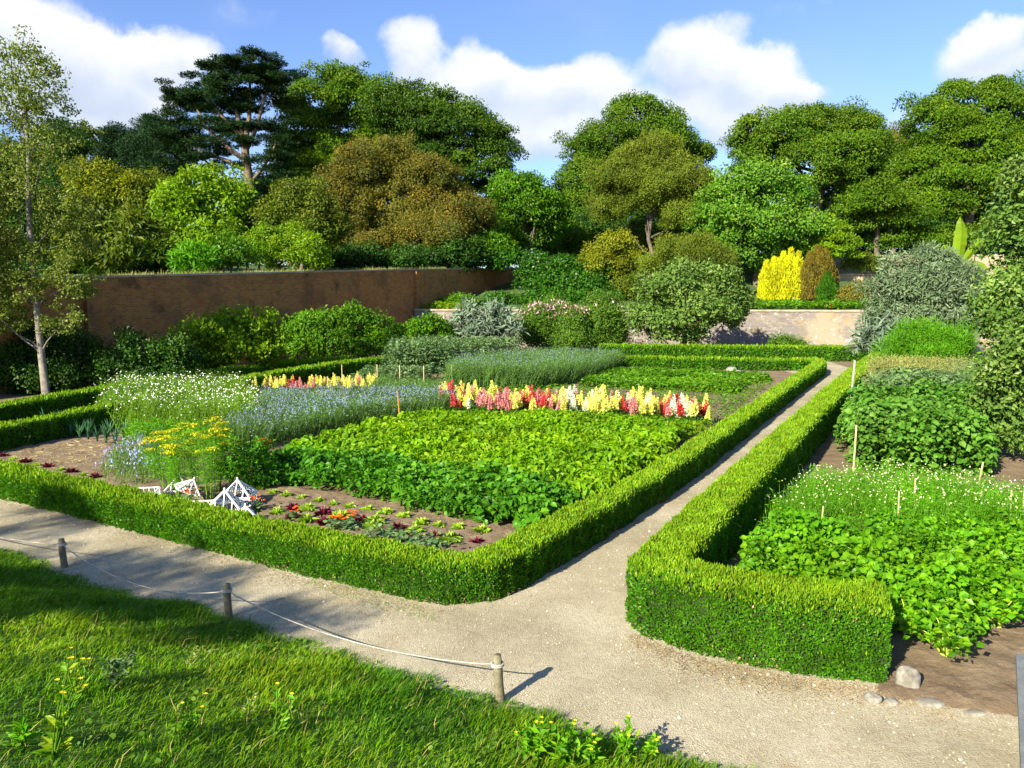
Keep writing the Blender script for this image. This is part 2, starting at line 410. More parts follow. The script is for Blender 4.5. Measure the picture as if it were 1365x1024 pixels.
# finely lumpy tilled soil where it shows (lettuce bed, straw bed, right bed)
def soil_patch(px, name, label, amp=.035):
    poly = gp(px); xs = [q[0] for q in poly]; ys = [q[1] for q in poly]
    x0, x1, y0, y1 = min(xs), max(xs), min(ys), max(ys)
    n = int(min(260, max(60, (x1-x0)/.05))); m_ = int(min(260, max(60, (y1-y0)/.05)))
    def fn(u, v):
        x = x0+(x1-x0)*u; y = y0+(y1-y0)*v
        p = np.stack([x, y, 0*x], 1)
        z = amp*(vnoise(p, 3)*.9+vnoise(p, 9, 3)*.7+vnoise(p, 22, 5)*.5)
        ins = in_poly(x, y, poly); e = edge_dist(x, y, poly)
        z = np.where(ins, .004+z*np.minimum(1, e/.15), -.02)
        return np.stack([x, y, z], 1)
    return tag(grid_mesh(n, m_, fn, name, SOIL, smooth=False), label, 'soil')
soil_patch([(250, 700), (640, 775), (735, 715), (690, 690), (330, 640)], 'soil', 'bare brown soil between the lettuces and potato plants')
soil_patch([(-60, 600), (200, 575), (240, 690), (-60, 640)], 'soil', 'bare brown soil strewn with straw beside the leeks')
soil_patch([(1165, 930), (1370, 960), (1480, 860), (1365, 800), (1190, 830)], 'soil', 'bare brown soil round the celery by the field stone')

E0, E1 = G(0, 737), G(905, 1010)
ET = unit((E1-E0)[None])[0]; EN = A(-ET[1], ET[0], 0)
if EN @ (A(0, 0, 0)-E0) < 0: EN = -EN
def bank_s(x, y): return (x-E0[0])*EN[0]+(y-E0[1])*EN[1]
def bank_wob(t):
    p = np.stack([t, 0*t, 0*t], 1)
    return (vnoise(p, .8, 2)-.5)*.28+(vnoise(p, 3.1, 4)-.5)*.12
def bank_z(x, y):
    x = np.asarray(x, float); y = np.asarray(y, float)
    s = bank_s(x, y); t = (x-E0[0])*ET[0]+(y-E0[1])*ET[1]
    s = s-bank_wob(t)
    z = np.interp(s, [-1, 0, .25, .6, 1.5, 3.0, 4.6, 6.5, 14], [-.12, -.01, .06, .17, .44, .84, 1.25, 1.62, 1.9])
    p = np.stack([x, y, 0*x], 1)
    u = (vnoise(p, .7, 9)-.5)*.30+(vnoise(p, 2.2, 8)-.5)*.10
    return z+u*np.clip(s/1.2, 0, 1)
def bank_fn(u, v):
    t = -16+40*u; s = -.4+13*v**1.3
    x = E0[0]+ET[0]*t+EN[0]*s; y = E0[1]+ET[1]*t+EN[1]*s
    return np.stack([x, y, bank_z(x, y)], 1)
tag(grid_mesh(260, 120, bank_fn, 'grass_bank', BANKM), 'grassy bank sloping down to the gravel path', 'bank')
def GB(u, v):
    d = ray(u, v)
    for k in range(4000):
        t = 1.5+k*.006; q = A(0, 0, H)+d*t
        if q[2] <= float(bank_z([q[0]], [q[1]])[0]): return q
    return q

# gravel path: one sheet 6 mm above the soil
path_px = [(-260, 560), (0, 650), (110, 676), (425, 752), (590, 786), (660, 790), (800, 705), (915, 632), (1075, 503), (1040, 493), (860, 489), (860, 482), (1100, 481), (1170, 484, .6),
           (1140, 497, .68), (968, 640, .72), (855, 748, .74), (865, 835), (950, 862), (1185, 900), (1290, 937), (1372, 950), (1500, 960), (1600, 1250), (1000, 1250), (870, 1018), (640, 955), (300, 845), (0, 760), (-300, 690)]
def build_path():
    poly = gp(path_px)
    bm_v = [(p[0], p[1], .006) for p in poly]
    me = bpy.data.meshes.new('path'); me.from_pydata(bm_v, [], [list(range(len(bm_v)))])
    import bmesh
    bm = bmesh.new(); bm.from_mesh(me); bmesh.ops.triangulate(bm, faces=bm.faces[:]); bm.normal_update()
    for f in bm.faces:
        if f.normal.z < 0: f.normal_flip()
    bm.to_mesh(me); bm.free(); me.materials.append(PATH)
    o = bpy.data.objects.new('path', me); C.objects.link(o)
    tag(o, 'pale gravel path running between the clipped hedges', 'path', kind='structure')
    return poly
PATHP = build_path()

# ---- walls
WD = A(.42, .91, 0)/np.linalg.norm(A(.42, .91)); WN = A(-WD[1], WD[0], 0)      # along the brick wall, and outward from the garden
W0 = A(-7.1, 54.8, 0)
def wall_top(t): return np.interp(t, [-60, -25, 0, 18, 40], [3.6, 4.45, 5.55, 6.2, 6.9])
def hillA(s, t): return wall_top(t)-.5+np.minimum(s, 60)*.035
TW1 = A(33.0, 49.6, 0)
def tw_y(x): return np.interp(x, [-7.1, 33.0, 120], [54.8, 49.6, 44])
def hillB(x, y):
    d = y-tw_y(x)
    z = 2.50+.155*np.clip(d, 0, 15)
    z = z+np.interp(d, [15.6, 16.0, 17.9, 18.3, 40, 200], [0, .55, .6, 2.1, 3.2, 6])*np.clip((x-16)/6, 0, 1)+np.interp(d, [16, 60], [0, 3])*(1-np.clip((x-16)/6, 0, 1))
    return z
def hill_z(x, y):
    r_ = A(x, y, 0)-W0; s = r_ @ WN; t = r_ @ WD
    return float(hillA(s, t)) if s > 0 else float(hillB(np.array(x), np.array(y)))
def hA(u, v):
    t = -60+160*u; s = .10+240*v**2.2
    p = W0[None]+WD[None]*t[:, None]+WN[None]*s[:, None]
    z = hillA(s, t)+(vnoise(p, .5)-.5)*.3*np.clip(s, 0, 1)
    p[:, 2] = z; return p
tag(grid_mesh(120, 80, hA, 'hill', HILLM), 'wooded slope behind the red brick wall', 'hillside')
def hB(u, v):
    d = np.interp(v, np.linspace(0, 1, 24), [.12, .6, 1.5, 3, 5, 7, 9, 11, 13, 14.5, 15.6, 15.95, 17, 17.9, 18.2, 20, 24, 30, 40, 55, 80, 120, 180, 230])
    x0 = W0[0]+WD[0]/WD[1]*d*1.0+.1
    x = x0+(130-x0)*u; y = tw_y(x)+d
    z = hillB(x, y)+(vnoise(np.stack([x, y, 0*x], 1), .6)-.5)*.2*np.clip(d, 0, 1)
    return np.stack([x, y, z], 1)
tag(grid_mesh(140, 139, hB, 'hill', HILLM), 'planted terrace and slope above the far wall', 'hillside')

def long_wall(name, label, a, b, thick, ztop, mat, cop_h=.12, cop_over=.06, zb=-.3, seg=24, group=None):
    """a->b base line (front face), thickness goes to the left of a->b; ztop(t) from the distance along it"""
    a = A(*a); b = A(*b); L = np.linalg.norm(b-a); d = (b-a)/L; n = A(-d[1], d[0], 0)
    rot = math.atan2(d[1], d[0])
    root = thing(name, label, 'wall', a, group); root.rotation_euler = (0, 0, rot)
    def strip(y0, y1, zlo, zhi):
        m = MB(); ts = np.linspace(0, L, seg+1)
        V = []
        for t in ts:
            V += [(t, y0, zlo(t)), (t, y0, zhi(t)), (t, y1, zhi(t)), (t, y1, zlo(t))]
        T = []
        for i in range(seg):
            for k in range(4):
                p, q = i*4+k, i*4+(k+1) % 4; T += [(p, p+4, q+4), (p, q+4, q)]
        T += [(0, 1, 2), (0, 2, 3), (seg*4, seg*4+2, seg*4+1), (seg*4, seg*4+3, seg*4+2)]
        m.add(A(*V), T); return m
    strip(0, thick, lambda t: zb, lambda t: ztop(t)-cop_h).build('masonry', mat, root)
    strip(-cop_over, thick+cop_over, lambda t: ztop(t)-cop_h, lambda t: ztop(t)+.012*sin(t*2.1)+.01*sin(t*5.7)).build('coping', COPING, root)
    return root, d, n
def pw(t): return W0+WD*t
brick_wall, _, _ = long_wall('brick_wall', 'tall old red brick garden wall in shade below the trees', pw(-58), pw(30), .5, lambda t: float(wall_top(t-58)), BRICK, .10, .05, seg=40)
m = MB()
for t in (33, 58.6):
    m = MB(); m.box((t, -.12, float(wall_top(t-58))/2-.1), (.7, .236, float(wall_top(t-58))-.25)); m.build('buttress', BRICK, brick_wall)
terrace_wall, _, _ = long_wall('terrace_wall', 'pale stone retaining wall stained with ochre lichen', W0+A(.12, -.02, 0), TW1, .45, lambda t: 2.7, LICHEN, .12, .07)
upA = A(27.5, 64.6, 0); upB = A(45, 62.6, 0)
def up_wall(a, b, z0, z1, label):
    r_, _, _ = long_wall('terrace_wall', label, a, b, .5, lambda t: z1, CREAM, .12, .06, zb=z0-.5, group='upper retaining walls')
up_wall(A(25.0, 66.0, 0), A(48, 63.2, 0), 4.3, 5.50, 'lower of two cream retaining walls on the terrace')
up_wall(A(25.0, 68.3, 0), A(50, 65.4, 0), 5.2, 7.15, 'upper of two cream retaining walls below the dark trees')

# ============================================================ HEDGES
def hedge(name, label, px, w, h, dens=1.0, closed_start=False, shift=1, zoff=0):
    """px: picture positions of the base line on the visible side; the body lies on its left (shift 1) or right (-1)"""
    base = np.array([q[:2] for q in gp(px)])
    # smooth the polyline (Chaikin)
    for _ in range(2):
        q = [base[0]]
        for a, b in zip(base[:-1], base[1:]): q += [a*.75+b*.25, a*.25+b*.75]
        q.append(base[-1]); base = np.array(q)
    tg = unit(np.gradient(base, axis=0)); nr = np.stack([-tg[:, 1], tg[:, 0]], 1)
    wd = np.array([w(i/(len(base)-1)) if callable(w) else w for i in range(len(base))])
    hh = np.array([h(i/(len(base)-1)) if callable(h) else h for i in range(len(base))])
    cl = base+nr*shift*wd[:, None]/2
    seg = np.linalg.norm(np.diff(cl, axis=0), axis=1); cum = np.concatenate([[0], np.cumsum(seg)]); Ltot = cum[-1]
    # resample
    K = max(8, int(Ltot/.35)); ss = np.linspace(0, Ltot, K)
    cx = np.interp(ss, cum, cl[:, 0]); cy = np.interp(ss, cum, cl[:, 1]); cw = np.interp(ss, cum, wd); ch = np.interp(ss, cum, hh)
    cp = np.stack([cx, cy], 1); tg = unit(np.gradient(cp, axis=0)); nr = np.stack([-tg[:, 1], tg[:, 0]], 1)
    # cross-section: rounded box
    rr = .16
    sec = []
    for q in np.linspace(0, 1, 7): sec.append((-1, q*(1-rr*1.0), -1, 0))
    for a in np.linspace(15, 75, 4): sec.append((-1+rr-rr*cos(radians(a)), 1-rr+rr*sin(radians(a)), -cos(radians(a)), sin(radians(a))))
    for q in np.linspace(-1+rr, 1-rr, 7): sec.append((q, 1, 0, 1))
    for a in np.linspace(75, 15, 4): sec.append((1-rr+rr*cos(radians(a)), 1-rr+rr*sin(radians(a)), cos(radians(a)), sin(radians(a))))
    for q in np.linspace(1, 0, 7): sec.append((1, q*(1-rr), 1, 0))
    sec = np.array(sec)
    core = MB(); V = []
    for i in range(K):
        for a, b, _, _ in sec:
            q = cp[i]+nr[i]*a*(cw[i]/2-.05); V.append((q[0], q[1], zoff+b*(ch[i]-.05)))
    S = len(sec); T = []
    for i in range(K-1):
        for j in range(S-1): a = i*S+j; T += [(a, a+1, a+S+1), (a, a+S+1, a+S)]
    for e in (0, (K-1)*S):
        for j in range(1, S-1): T.append((e, e+j, e+j+1))
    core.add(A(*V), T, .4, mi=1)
    # leaves, density falling with distance
    r = rng(); mb = core
    per = np.concatenate([[0], np.cumsum(np.hypot(np.diff(sec[:, 0])*.26, np.diff(sec[:, 1])*.55))]); per /= per[-1]
    dist = np.hypot(cp[:, 0], cp[:, 1]); size = np.maximum(.026, .0027*dist)
    lin = dens*2.6*(cw+2*ch)/(.55*size**2)
    cumn = np.concatenate([[0], np.cumsum((lin[1:]+lin[:-1])/2*np.diff(ss))]); N = int(cumn[-1])
    sa = np.interp(r.uniform(0, cumn[-1], N), cumn, ss)
    pa = r.uniform(0, 1, N)
    def at(sa, pa):
        X = np.stack([np.interp(sa, ss, cp[:, 0]), np.interp(sa, ss, cp[:, 1])], 1); NR = unit(np.stack([np.interp(sa, ss, nr[:, 0]), np.interp(sa, ss, nr[:, 1])], 1))
        W = np.interp(sa, ss, cw); Hh = np.interp(sa, ss, ch)
        a, b, na, nb = [np.interp(pa, per, sec[:, k]) for k in range(4)]
        n3 = unit(np.stack([NR[:, 0]*na, NR[:, 1]*na, nb], 1))
        p3 = np.stack([X[:, 0]+NR[:, 0]*a*W/2, X[:, 1]+NR[:, 1]*a*W/2, zoff+b*Hh], 1)
        bump = (vnoise(p3, 2.2, 3)-.5)*.05+(vnoise(p3, 7, 5)-.5)*.055+(vnoise(p3, 18, 6)-.5)*.035
        return p3+n3*bump[:, None], n3, b
    p3, n3, b = at(sa, pa)
    # clipped ends get leaves of their own
    for e, sg in ((0, -1), (K-1, 1)):
        n_e = int(dens*2.6*cw[e]*ch[e]/(.55*size[e]**2)); a_ = r.uniform(-1, 1, n_e)*.95; b_ = r.uniform(0, .97, n_e)
        q = cp[e][None]+nr[e][None]*(a_*cw[e]/2)[:, None]
        pe = np.stack([q[:, 0], q[:, 1], zoff+b_*ch[e]], 1); ne = np.tile(A(tg[e][0]*sg, tg[e][1]*sg, 0), (n_e, 1))
        pe = pe+ne*((vnoise(pe, 7, 5)-.5)*.08)[:, None]
        p3 = np.concatenate([p3, pe]); n3 = np.concatenate([n3, ne]); b = np.concatenate([b, b_])
    hole = ((vnoise(p3, 3.4, 31) < .24) & (b < .35) | (vnoise(p3, 9, 33) < .14)) & (r.random(len(p3)) < .5); p3, n3, b = p3[~hole], n3[~hole], b[~hole]
    N = len(p3)
    sz = np.maximum(.026, .0027*np.hypot(p3[:, 0], p3[:, 1]))*r.uniform(.7, 1.25, N)
    up = A(0, 0, 1)
    d = unit(n3*.55+up*.55+r.normal(size=(N, 3))*.45); nn = unit(n3+r.normal(size=(N, 3))*.55+up*.2)
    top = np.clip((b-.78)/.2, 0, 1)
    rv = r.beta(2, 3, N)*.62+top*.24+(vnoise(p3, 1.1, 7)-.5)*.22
    dead = r.random(N) < np.where(b < .15, .10, .006)*(vnoise(p3, 2.0, 35) > .5)
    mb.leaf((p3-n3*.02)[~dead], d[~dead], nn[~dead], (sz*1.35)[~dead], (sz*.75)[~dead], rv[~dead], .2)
    mb.leaf((p3-n3*.01)[dead], d[dead], nn[dead], (sz*1.3)[dead], (sz*.6)[dead], r.uniform(.2, .9, int(dead.sum())), .2, mi=2)
    # young upright shoots on the top
    Nt = int(N*.22); k = r.choice(N, Nt, p=(top+.02)/np.sum(top+.02))
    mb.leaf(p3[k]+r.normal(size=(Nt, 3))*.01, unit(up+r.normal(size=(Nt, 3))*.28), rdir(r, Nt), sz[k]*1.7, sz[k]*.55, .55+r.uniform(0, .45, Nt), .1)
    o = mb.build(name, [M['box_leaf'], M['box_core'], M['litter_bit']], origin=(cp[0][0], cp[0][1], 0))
    return tag(o, label, 'hedge')
hedge('box_hedge', 'long clipped box hedge wrapping round the front and path side of the flower bed',
      [(-210, 612), (75, 684), (425, 774), (575, 806), (640, 812), (700, 786), (808, 718), (924, 642), (1075, 517), (1104, 497), (1085, 492), (1040, 494), (812, 489)],
      lambda t: .50 if t < .5 else .45, .47)
hedge('box_hedge', 'clipped box hedge with a tall square end running along the right of the path',
      [(1183, 914), (1040, 899), (930, 873), (862, 851), (824, 800, .3), (848, 730, .75), (953, 640, .72), (1127, 497, .68), (1162, 474, .66)],
      .60, lambda t: .77-.09*t, shift=-1)
hedge('box_hedge', 'straight clipped box hedge crossing below the far stone wall', [(1180, 481), (1100, 481), (960, 480), (800, 478)], .6, .72)
hedge('box_hedge', 'low dark box hedge along the left side of the flower bed behind the leeks', [(-60, 616), (40, 596), (130, 575), (300, 532), (470, 498), (640, 483)], .5, .55, shift=1)
hedge('box_hedge', 'low box hedge at the foot of the pale trunked tree by the brick wall', [(-80, 592), (0, 573), (120, 549), (350, 506), (470, 495)], .55, .6, shift=1)

# ============================================================ TREES AND SHRUBS
def crown_mesh(lobes, leaf, puff, flat, cover, r, ls=.8, dz=.25, droop=.3, updir=.35, inner=.25, aspect=.55, stretch=1.0, back=.45, gap=0.0, alongout=.4):
    """lobes: world ellipsoids (c, (rx, ry, rz)); leaf clumps ('puffs') cover each lobe, leaves fill each puff"""
    leaf = leaf*ls; mb = MB(); puffs = []
    for c, R in lobes:
        R = A(*R); pm = puff*(.8+.4*r.random())
        ar = 4*pi*((R[0]*R[1])**1.6/3+(R[0]*R[2])**1.6/3+(R[1]*R[2])**1.6/3)**(1/1.6)
        n = max(6, int(ar/(pi*pm*pm)*2.3))
        q = rdir(r, n*3); q = q[(q[:, 2] > -.75)]
        keep = (q[:, 1] < .35) | (r.random(len(q)) < back)
        q = q[keep][:n]
        pc = c+q*R*(r.uniform(.76, 1.05, len(q))[:, None])
        for k in range(len(q)):
            if r.random() < gap: continue
            puffs.append((pc[k]+(q[k]*pm*r.uniform(.2, .8) if r.random() < .14 else 0), q[k], pm*r.uniform(.45, 1.25)))
    # drop puffs that lie deep inside another lobe
    out = []
    for pc, q, pr in puffs:
        deep = False
        for c, R in lobes:
            if np.sum(((pc-c)/A(*R))**2) < .45: deep = True; break
        if not deep or r.random() < .12: out.append((pc, q, pr))
    for pc, q, pr in out:
        n = max(8, int(cover*pi*pr*pr/(.5*aspect*leaf*leaf)*.62))
        o = rdir(r, n)*(r.random(n)**.42)[:, None]
        o = o*A(pr, pr, pr*flat*stretch)
        hr = np.hypot(o[:, 0], o[:, 1])/pr
        o[:, 2] -= droop*pr*hr**2*.6
        p = pc+o
        nn = unit(A(0, 0, updir)+q*.75+unit(o/A(1, 1, flat*stretch))*.55+r.normal(size=(n, 3))*.40)
        d = unit(unit(o+1e-6)*alongout+r.normal(size=(n, 3))*.7+A(0, 0, -.15 if droop > 0 else .5))
        L = leaf*r.uniform(.65, 1.35, n)
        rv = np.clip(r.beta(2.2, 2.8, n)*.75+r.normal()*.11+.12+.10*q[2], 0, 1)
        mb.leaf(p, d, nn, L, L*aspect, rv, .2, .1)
    for c, R in lobes:                                        # sparser big leaves inside
        R = A(*R); n = int(inner*(R[0]*R[2]*pi)/(leaf*leaf*1.2)*1.3)
        if n < 1: continue
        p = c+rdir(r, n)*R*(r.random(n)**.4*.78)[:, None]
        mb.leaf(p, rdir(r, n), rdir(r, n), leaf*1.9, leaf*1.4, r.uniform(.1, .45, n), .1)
    return mb, out
def pix_lobes(L, Y, depth=.85, r=None, sub=True):
    out = []
    for l in L:
        u, v, ru, rv = l[:4]; y = Y+(l[4] if len(l) > 4 else (r.uniform(-.5, .5)*ru*Y/F if r is not None else 0))
        k = y/F
        c, R = P(u, v, y), A(ru*k, max(ru, rv)*k*depth, rv*k)
        if r is None or ru < 11 or not sub: out.append((c, tuple(R))); continue
        out.append((c, tuple(R*.90)))
        for _ in range(4):
            q = rdir(r, 1)[0]; q[2] = abs(q[2])*.9-.25; q[1] -= .2; q /= np.linalg.norm(q); f = r.uniform(.34, .52)
            out.append((c+q*R*(1.02-f*.75), tuple(R*f)))
    return out
def limb(mb, a, b, r0, r1, r, wig=.06, n=6, sides=6, sag=0):
    a = A(*a); b = A(*b); L = np.linalg.norm(b-a); t = np.linspace(0, 1, n)
    pts = a+(b-a)*t[:, None]+(r.normal(size=(n, 3))*wig*L*.5)*np.sin(t*pi)[:, None]
    pts[:, 2] += sag*L*np.sin(t*pi)
    mb.tube(pts, np.linspace(r0, r1, n), sides)
    return pts
def tree(name, label, cat, Y, L, leafmat, leaf=.35, puff=1.3, flat=.5, cover=1.5, base=None, trunk=.35, bark=None, group=None,
         crown='crown', stem='trunk', limbs=True, base_z=None, trunk_pts=None, **kw):
    r = rng(); lob = pix_lobes(L, Y, kw.pop('depth', .85), r, kw.pop('sub', True))
    if group == TG: kw.setdefault('ls', .66)
    cen = np.mean([c for c, _ in lob], axis=0)
    if base is None: bx, by = cen[0], cen[1]
    else: q = P(base[0], base[1], Y); bx, by = q[0], q[1]
    bz = hill_z(bx, by)-.15 if base_z is None else base_z
    root = thing(name, label, cat, (bx, by, bz), group)
    mb, puffs = crown_mesh(lob, leaf, puff, flat, cover, r, **kw)
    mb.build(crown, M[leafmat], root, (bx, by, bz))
    tb = MB(); top = cen+A(0, 0, .15*(max(c[2]+R[2] for c, R in lob)-cen[2]))
    if trunk_pts is not None:
        for pts, r0, r1 in trunk_pts: tb.tube(pts, np.linspace(r0, r1, len(pts)), 8)
    else:
        tp = limb(tb, (bx, by, bz), top, trunk, trunk*.35, r, .05, 8, 8)
        if limbs:
            main = [q for q in lob if q[1][0] > .55*max(k[1][0] for k in lob)]; ends = []
            for c, R in main:
                s = tp[int(r.integers(2, 6))]; e = c+A(0, 0, -.2*R[2]); ends.append(e); limb(tb, s, e, trunk*.38, trunk*.12, r, .10, 5, 6, -.04)
            for k in r.choice(len(puffs), min(len(puffs), 24), replace=False):
                pc = puffs[k][0]; c = min(ends, key=lambda q: np.sum((q-pc)**2))
                limb(tb, c, pc, trunk*.12, trunk*.04, r, .1, 4, 4)
    tb.build(stem, bark or BARK, root, (bx, by, bz))
    return root
TG = 'mature trees beyond the garden walls'
bush = lambda *a, **k: tree(*a, crown='foliage', stem='stem', **k)
TG = 'mature trees beyond the garden walls'
# far wood closing the gaps between the crowns
for i, (u, v, ru, rv, Y, mt) in enumerate([(-60, 300, 70, 70, 105, 'shade_leaf'), (60, 300, 70, 60, 112, 'shade_leaf'), (205, 270, 60, 40, 112, 'pine_leaf'), (405, 285, 55, 60, 112, 'shade_leaf'),
                                      (700, 300, 50, 40, 115, 'beech_dark_leaf'), (780, 330, 50, 45, 115, 'beech_dark_leaf'), (950, 290, 55, 62, 118, 'beech_dark_leaf'),
                                      (1120, 310, 60, 60, 115, 'beech_dark_leaf'), (1215, 310, 45, 55, 108, 'shade_leaf'), (1310, 310, 60, 60, 98, 'shade_leaf'), (1430, 250, 70, 120, 100, 'beech_dark_leaf'), (570, 330, 60, 45, 110, 'shade_leaf'), (-190, 270, 90, 100, 90, 'beech_dark_leaf'), (-340, 260, 90, 110, 80, 'beech_olive_leaf'), (1540, 250, 80, 110, 90, 'beech_olive_leaf'), (1660, 260, 90, 110, 80, 'beech_dark_leaf')]):
    lab = ['dark tree far behind the pale trunked tree at the edge of the view', 'dark round tree behind the pale trunked tree', 'dark low conifer between the yellow green shrub and the tall cypress',
           'dark tree in the gap right of the cypress trunk', 'dark low tree in the sky gap behind the bright green tree', 'low dark tree in the dip left of the golden conifer',
           'dark tree in the notch behind the golden conifer and broadleaf tree', 'dark tree low behind the broad beech right of centre', 'dark tree in the hollow between the two big beeches', 'dark undergrowth tree beneath the large right beech',
           'tall dark beech cut off by the right edge of the view', 'dark tree hidden low behind the russet tree', 'dark beech wholly beyond the left edge', 'olive beech farthest beyond the left edge', 'olive beech beyond the right edge', 'dark beech farthest beyond the right edge'][i]
    tree('background_tree', lab, 'tree', Y, [(u-ru*.35, v+rv*.1, ru*.7, rv*.8), (u+ru*.4, v, ru*.65, rv*.85), (u, v-rv*.25, ru*.6, rv*.7)], mt, .55, 1.9, .5, 1.2, trunk=.4, group=TG, limbs=False)

tree('beech_tree', 'tall bright green beech right of the cypress', 'tree', 92,
     [(425, 140, 45, 38), (475, 130, 45, 34), (520, 155, 38, 40), (405, 180, 32, 35), (455, 195, 42, 40), (430, 230, 35, 28), (500, 200, 35, 35)], 'beech_leaf', .42, 1.7, .42, 1.5, base=(440, 330), trunk=.6, group=TG, droop=.45)
tree('beech_tree', 'large dark green beech rising behind the russet tree', 'tree', 88,
     [(560, 160, 50, 42), (610, 175, 48, 45), (640, 225, 36, 45), (590, 225, 50, 50), (530, 155, 32, 35), (655, 200, 22, 30), (648, 265, 24, 28)], 'beech_dark_leaf', .42, 1.6, .42, 1.5, base=(600, 330), trunk=.6, group=TG, droop=.45)
tree('beech_tree', 'green beech with a domed top left of the golden conifer', 'tree', 95,
     [(852, 158, 42, 27), (815, 190, 45, 30), (885, 185, 36, 30), (790, 215, 38, 36), (772, 255, 32, 42), (830, 235, 60, 48), (762, 290, 28, 38), (918, 205, 26, 18)], 'beech_olive_leaf', .42, 1.4, .6, 1.5, base=(830, 350), trunk=.6, group=TG, droop=.45)
tree('beech_tree', 'broad dark domed beech right of centre against the blue sky', 'tree', 100,
     [(1040, 178, 55, 32), (1095, 172, 50, 30), (1140, 190, 40, 42), (1080, 222, 80, 46), (1005, 200, 32, 26), (1130, 250, 52, 48), (1168, 215, 18, 28)], 'beech_olive_leaf', .45, 1.5, .6, 1.5, base=(1090, 330), trunk=.7, group=TG, droop=.45)
tree('oak_tree', 'small brownish tree in the dip between the two largest domed beeches', 'tree', 104, [(1194, 205, 26, 22), (1200, 232, 30, 28)], 'rust_leaf', .42, 1.5, .5, 1.4, trunk=.4, group=TG)
tree('beech_tree', 'huge dark green beech filling the upper right corner', 'tree', 76,
     [(1290, 142, 50, 34), (1250, 165, 45, 30), (1330, 150, 38, 40), (1300, 200, 72, 38), (1232, 222, 42, 32), (1285, 250, 70, 40), (1355, 220, 38, 55), (1240, 272, 38, 30), (1330, 285, 45, 30)], 'beech_leaf', .38, 1.4, .5, 1.5, base=(1290, 340), trunk=.7, group=TG, droop=.6)
tree('beech_tree', 'mid green beech low on the slope below the dark domed beech', 'tree', 72, [(1165, 272, 38, 26), (1190, 288, 33, 26), (1146, 292, 24, 24)], 'beech_leaf', .36, 1.2, .4, 1.4, base=(1170, 335), trunk=.3, group=TG)
tree('broadleaf_tree', 'round fresh green broadleaf tree behind the yellow yew', 'tree', 64,
     [(988, 243, 42, 24), (1030, 262, 48, 32), (962, 280, 36, 38), (1010, 300, 52, 38), (1062, 300, 36, 32), (985, 335, 45, 32), (1035, 338, 36, 28)], 'fresh_leaf', .36, 1.1, .55, 1.4, base=(1010, 370), trunk=.35, group=TG, aspect=.7)
tree('golden_conifer', 'golden olive billowing conifer showing bare grey limbs below', 'tree', 68,
     [(868, 212, 40, 28), (828, 238, 38, 28), (905, 242, 42, 32), (862, 255, 50, 32), (815, 275, 30, 25), (930, 278, 28, 26), (905, 290, 30, 18), (845, 225, 35, 28)], 'golden_conifer_leaf', .22, .85, .75, 1.6, base=(866, 372), trunk=.24, bark=BARK, group=TG, droop=0, gap=.05)
tree('broadleaf_tree', 'vivid green tree in the sky gap right of the dark beech', 'tree', 75,
     [(690, 250, 32, 20), (715, 278, 36, 30), (680, 295, 36, 30), (732, 300, 24, 28), (668, 322, 30, 14)], 'bright_leaf', .42, 1.1, .5, 1.4, base=(700, 360), trunk=.3, group=TG)
tree('holm_oak', 'large russet and olive tree behind the brick wall', 'tree', 66,
     [(515, 208, 34, 30), (482, 228, 34, 30), (560, 238, 48, 32), (458, 268, 42, 42), (520, 280, 56, 44), (600, 282, 46, 36), (628, 302, 26, 24), (452, 310, 36, 34), (570, 318, 55, 28), (500, 330, 45, 22), (535, 275, 62, 52), (580, 300, 50, 36), (485, 290, 50, 46)], 'rust_leaf', .26, .85, .8, 1.6, base=(530, 350), trunk=.4, group=TG, droop=.15, aspect=.5)
# Monterey cypress with flat dark shelves
CYP = [(330, 84, 38, 12), (300, 96, 30, 11), (362, 100, 28, 10), (270, 106, 22, 9), (322, 112, 48, 11), (352, 126, 28, 9), (250, 124, 26, 10), (378, 101, 16, 5), (286, 130, 38, 10), (240, 144, 22, 8), (330, 142, 32, 9),
       (265, 156, 36, 10), (368, 150, 20, 8), (236, 166, 18, 8), (290, 171, 38, 10), (350, 170, 24, 10), (250, 186, 38, 10), (300, 192, 32, 9), (368, 192, 20, 10), (272, 206, 38, 10), (358, 212, 22, 10), (228, 202, 20, 9), (300, 222, 22, 8), (368, 238, 20, 14)]
def TP(*px, Y=85): return np.array([P(u, v, Y+(k[0] if k else 0)) for u, v, *k in px])
tree('cypress_tree', 'tall dark flat topped cypress with a bare leaning trunk', 'tree', 85, CYP, 'cypress_leaf', .40, 1.25, .22, 2.2, base=(341, 292), bark=BARKR, group=TG, droop=-.25, inner=0, aspect=.34, updir=.9, alongout=1.6, back=.7, sub=False, gap=.12, depth=.6,
     trunk_pts=[(TP((341, 295), (337, 265), (331, 235), (327, 205), (326, 185)), .55, .42), (TP((326, 190), (318, 160), (312, 130), (300, 105)), .30, .10), (TP((327, 190), (332, 160), (334, 130), (332, 95)), .32, .10),
                (TP((328, 200), (342, 170), (350, 140), (360, 108)), .3, .1), (TP((329, 215), (300, 195), (275, 170), (255, 130)), .3, .08), (TP((331, 228), (305, 215), (275, 205), (245, 188)), .25, .08),
                (TP((326, 185), (300, 160), (280, 135), (268, 108)), .28, .08), (TP((333, 245), (350, 225), (362, 205), (368, 190)), .22, .08), (TP((338, 268), (330, 250), (300, 235), (268, 210)), .3, .08)])
tree('pine_tree', 'dark pine standing between the cypress and the small bare tree', 'tree', 98, [(206, 172, 18, 16), (195, 195, 22, 20), (215, 200, 28, 22), (222, 228, 30, 22)], 'pine_leaf', .45, 1.3, .45, 1.6, base=(210, 260), trunk=.35, group=TG, droop=-.3, aspect=.3, alongout=1.4)
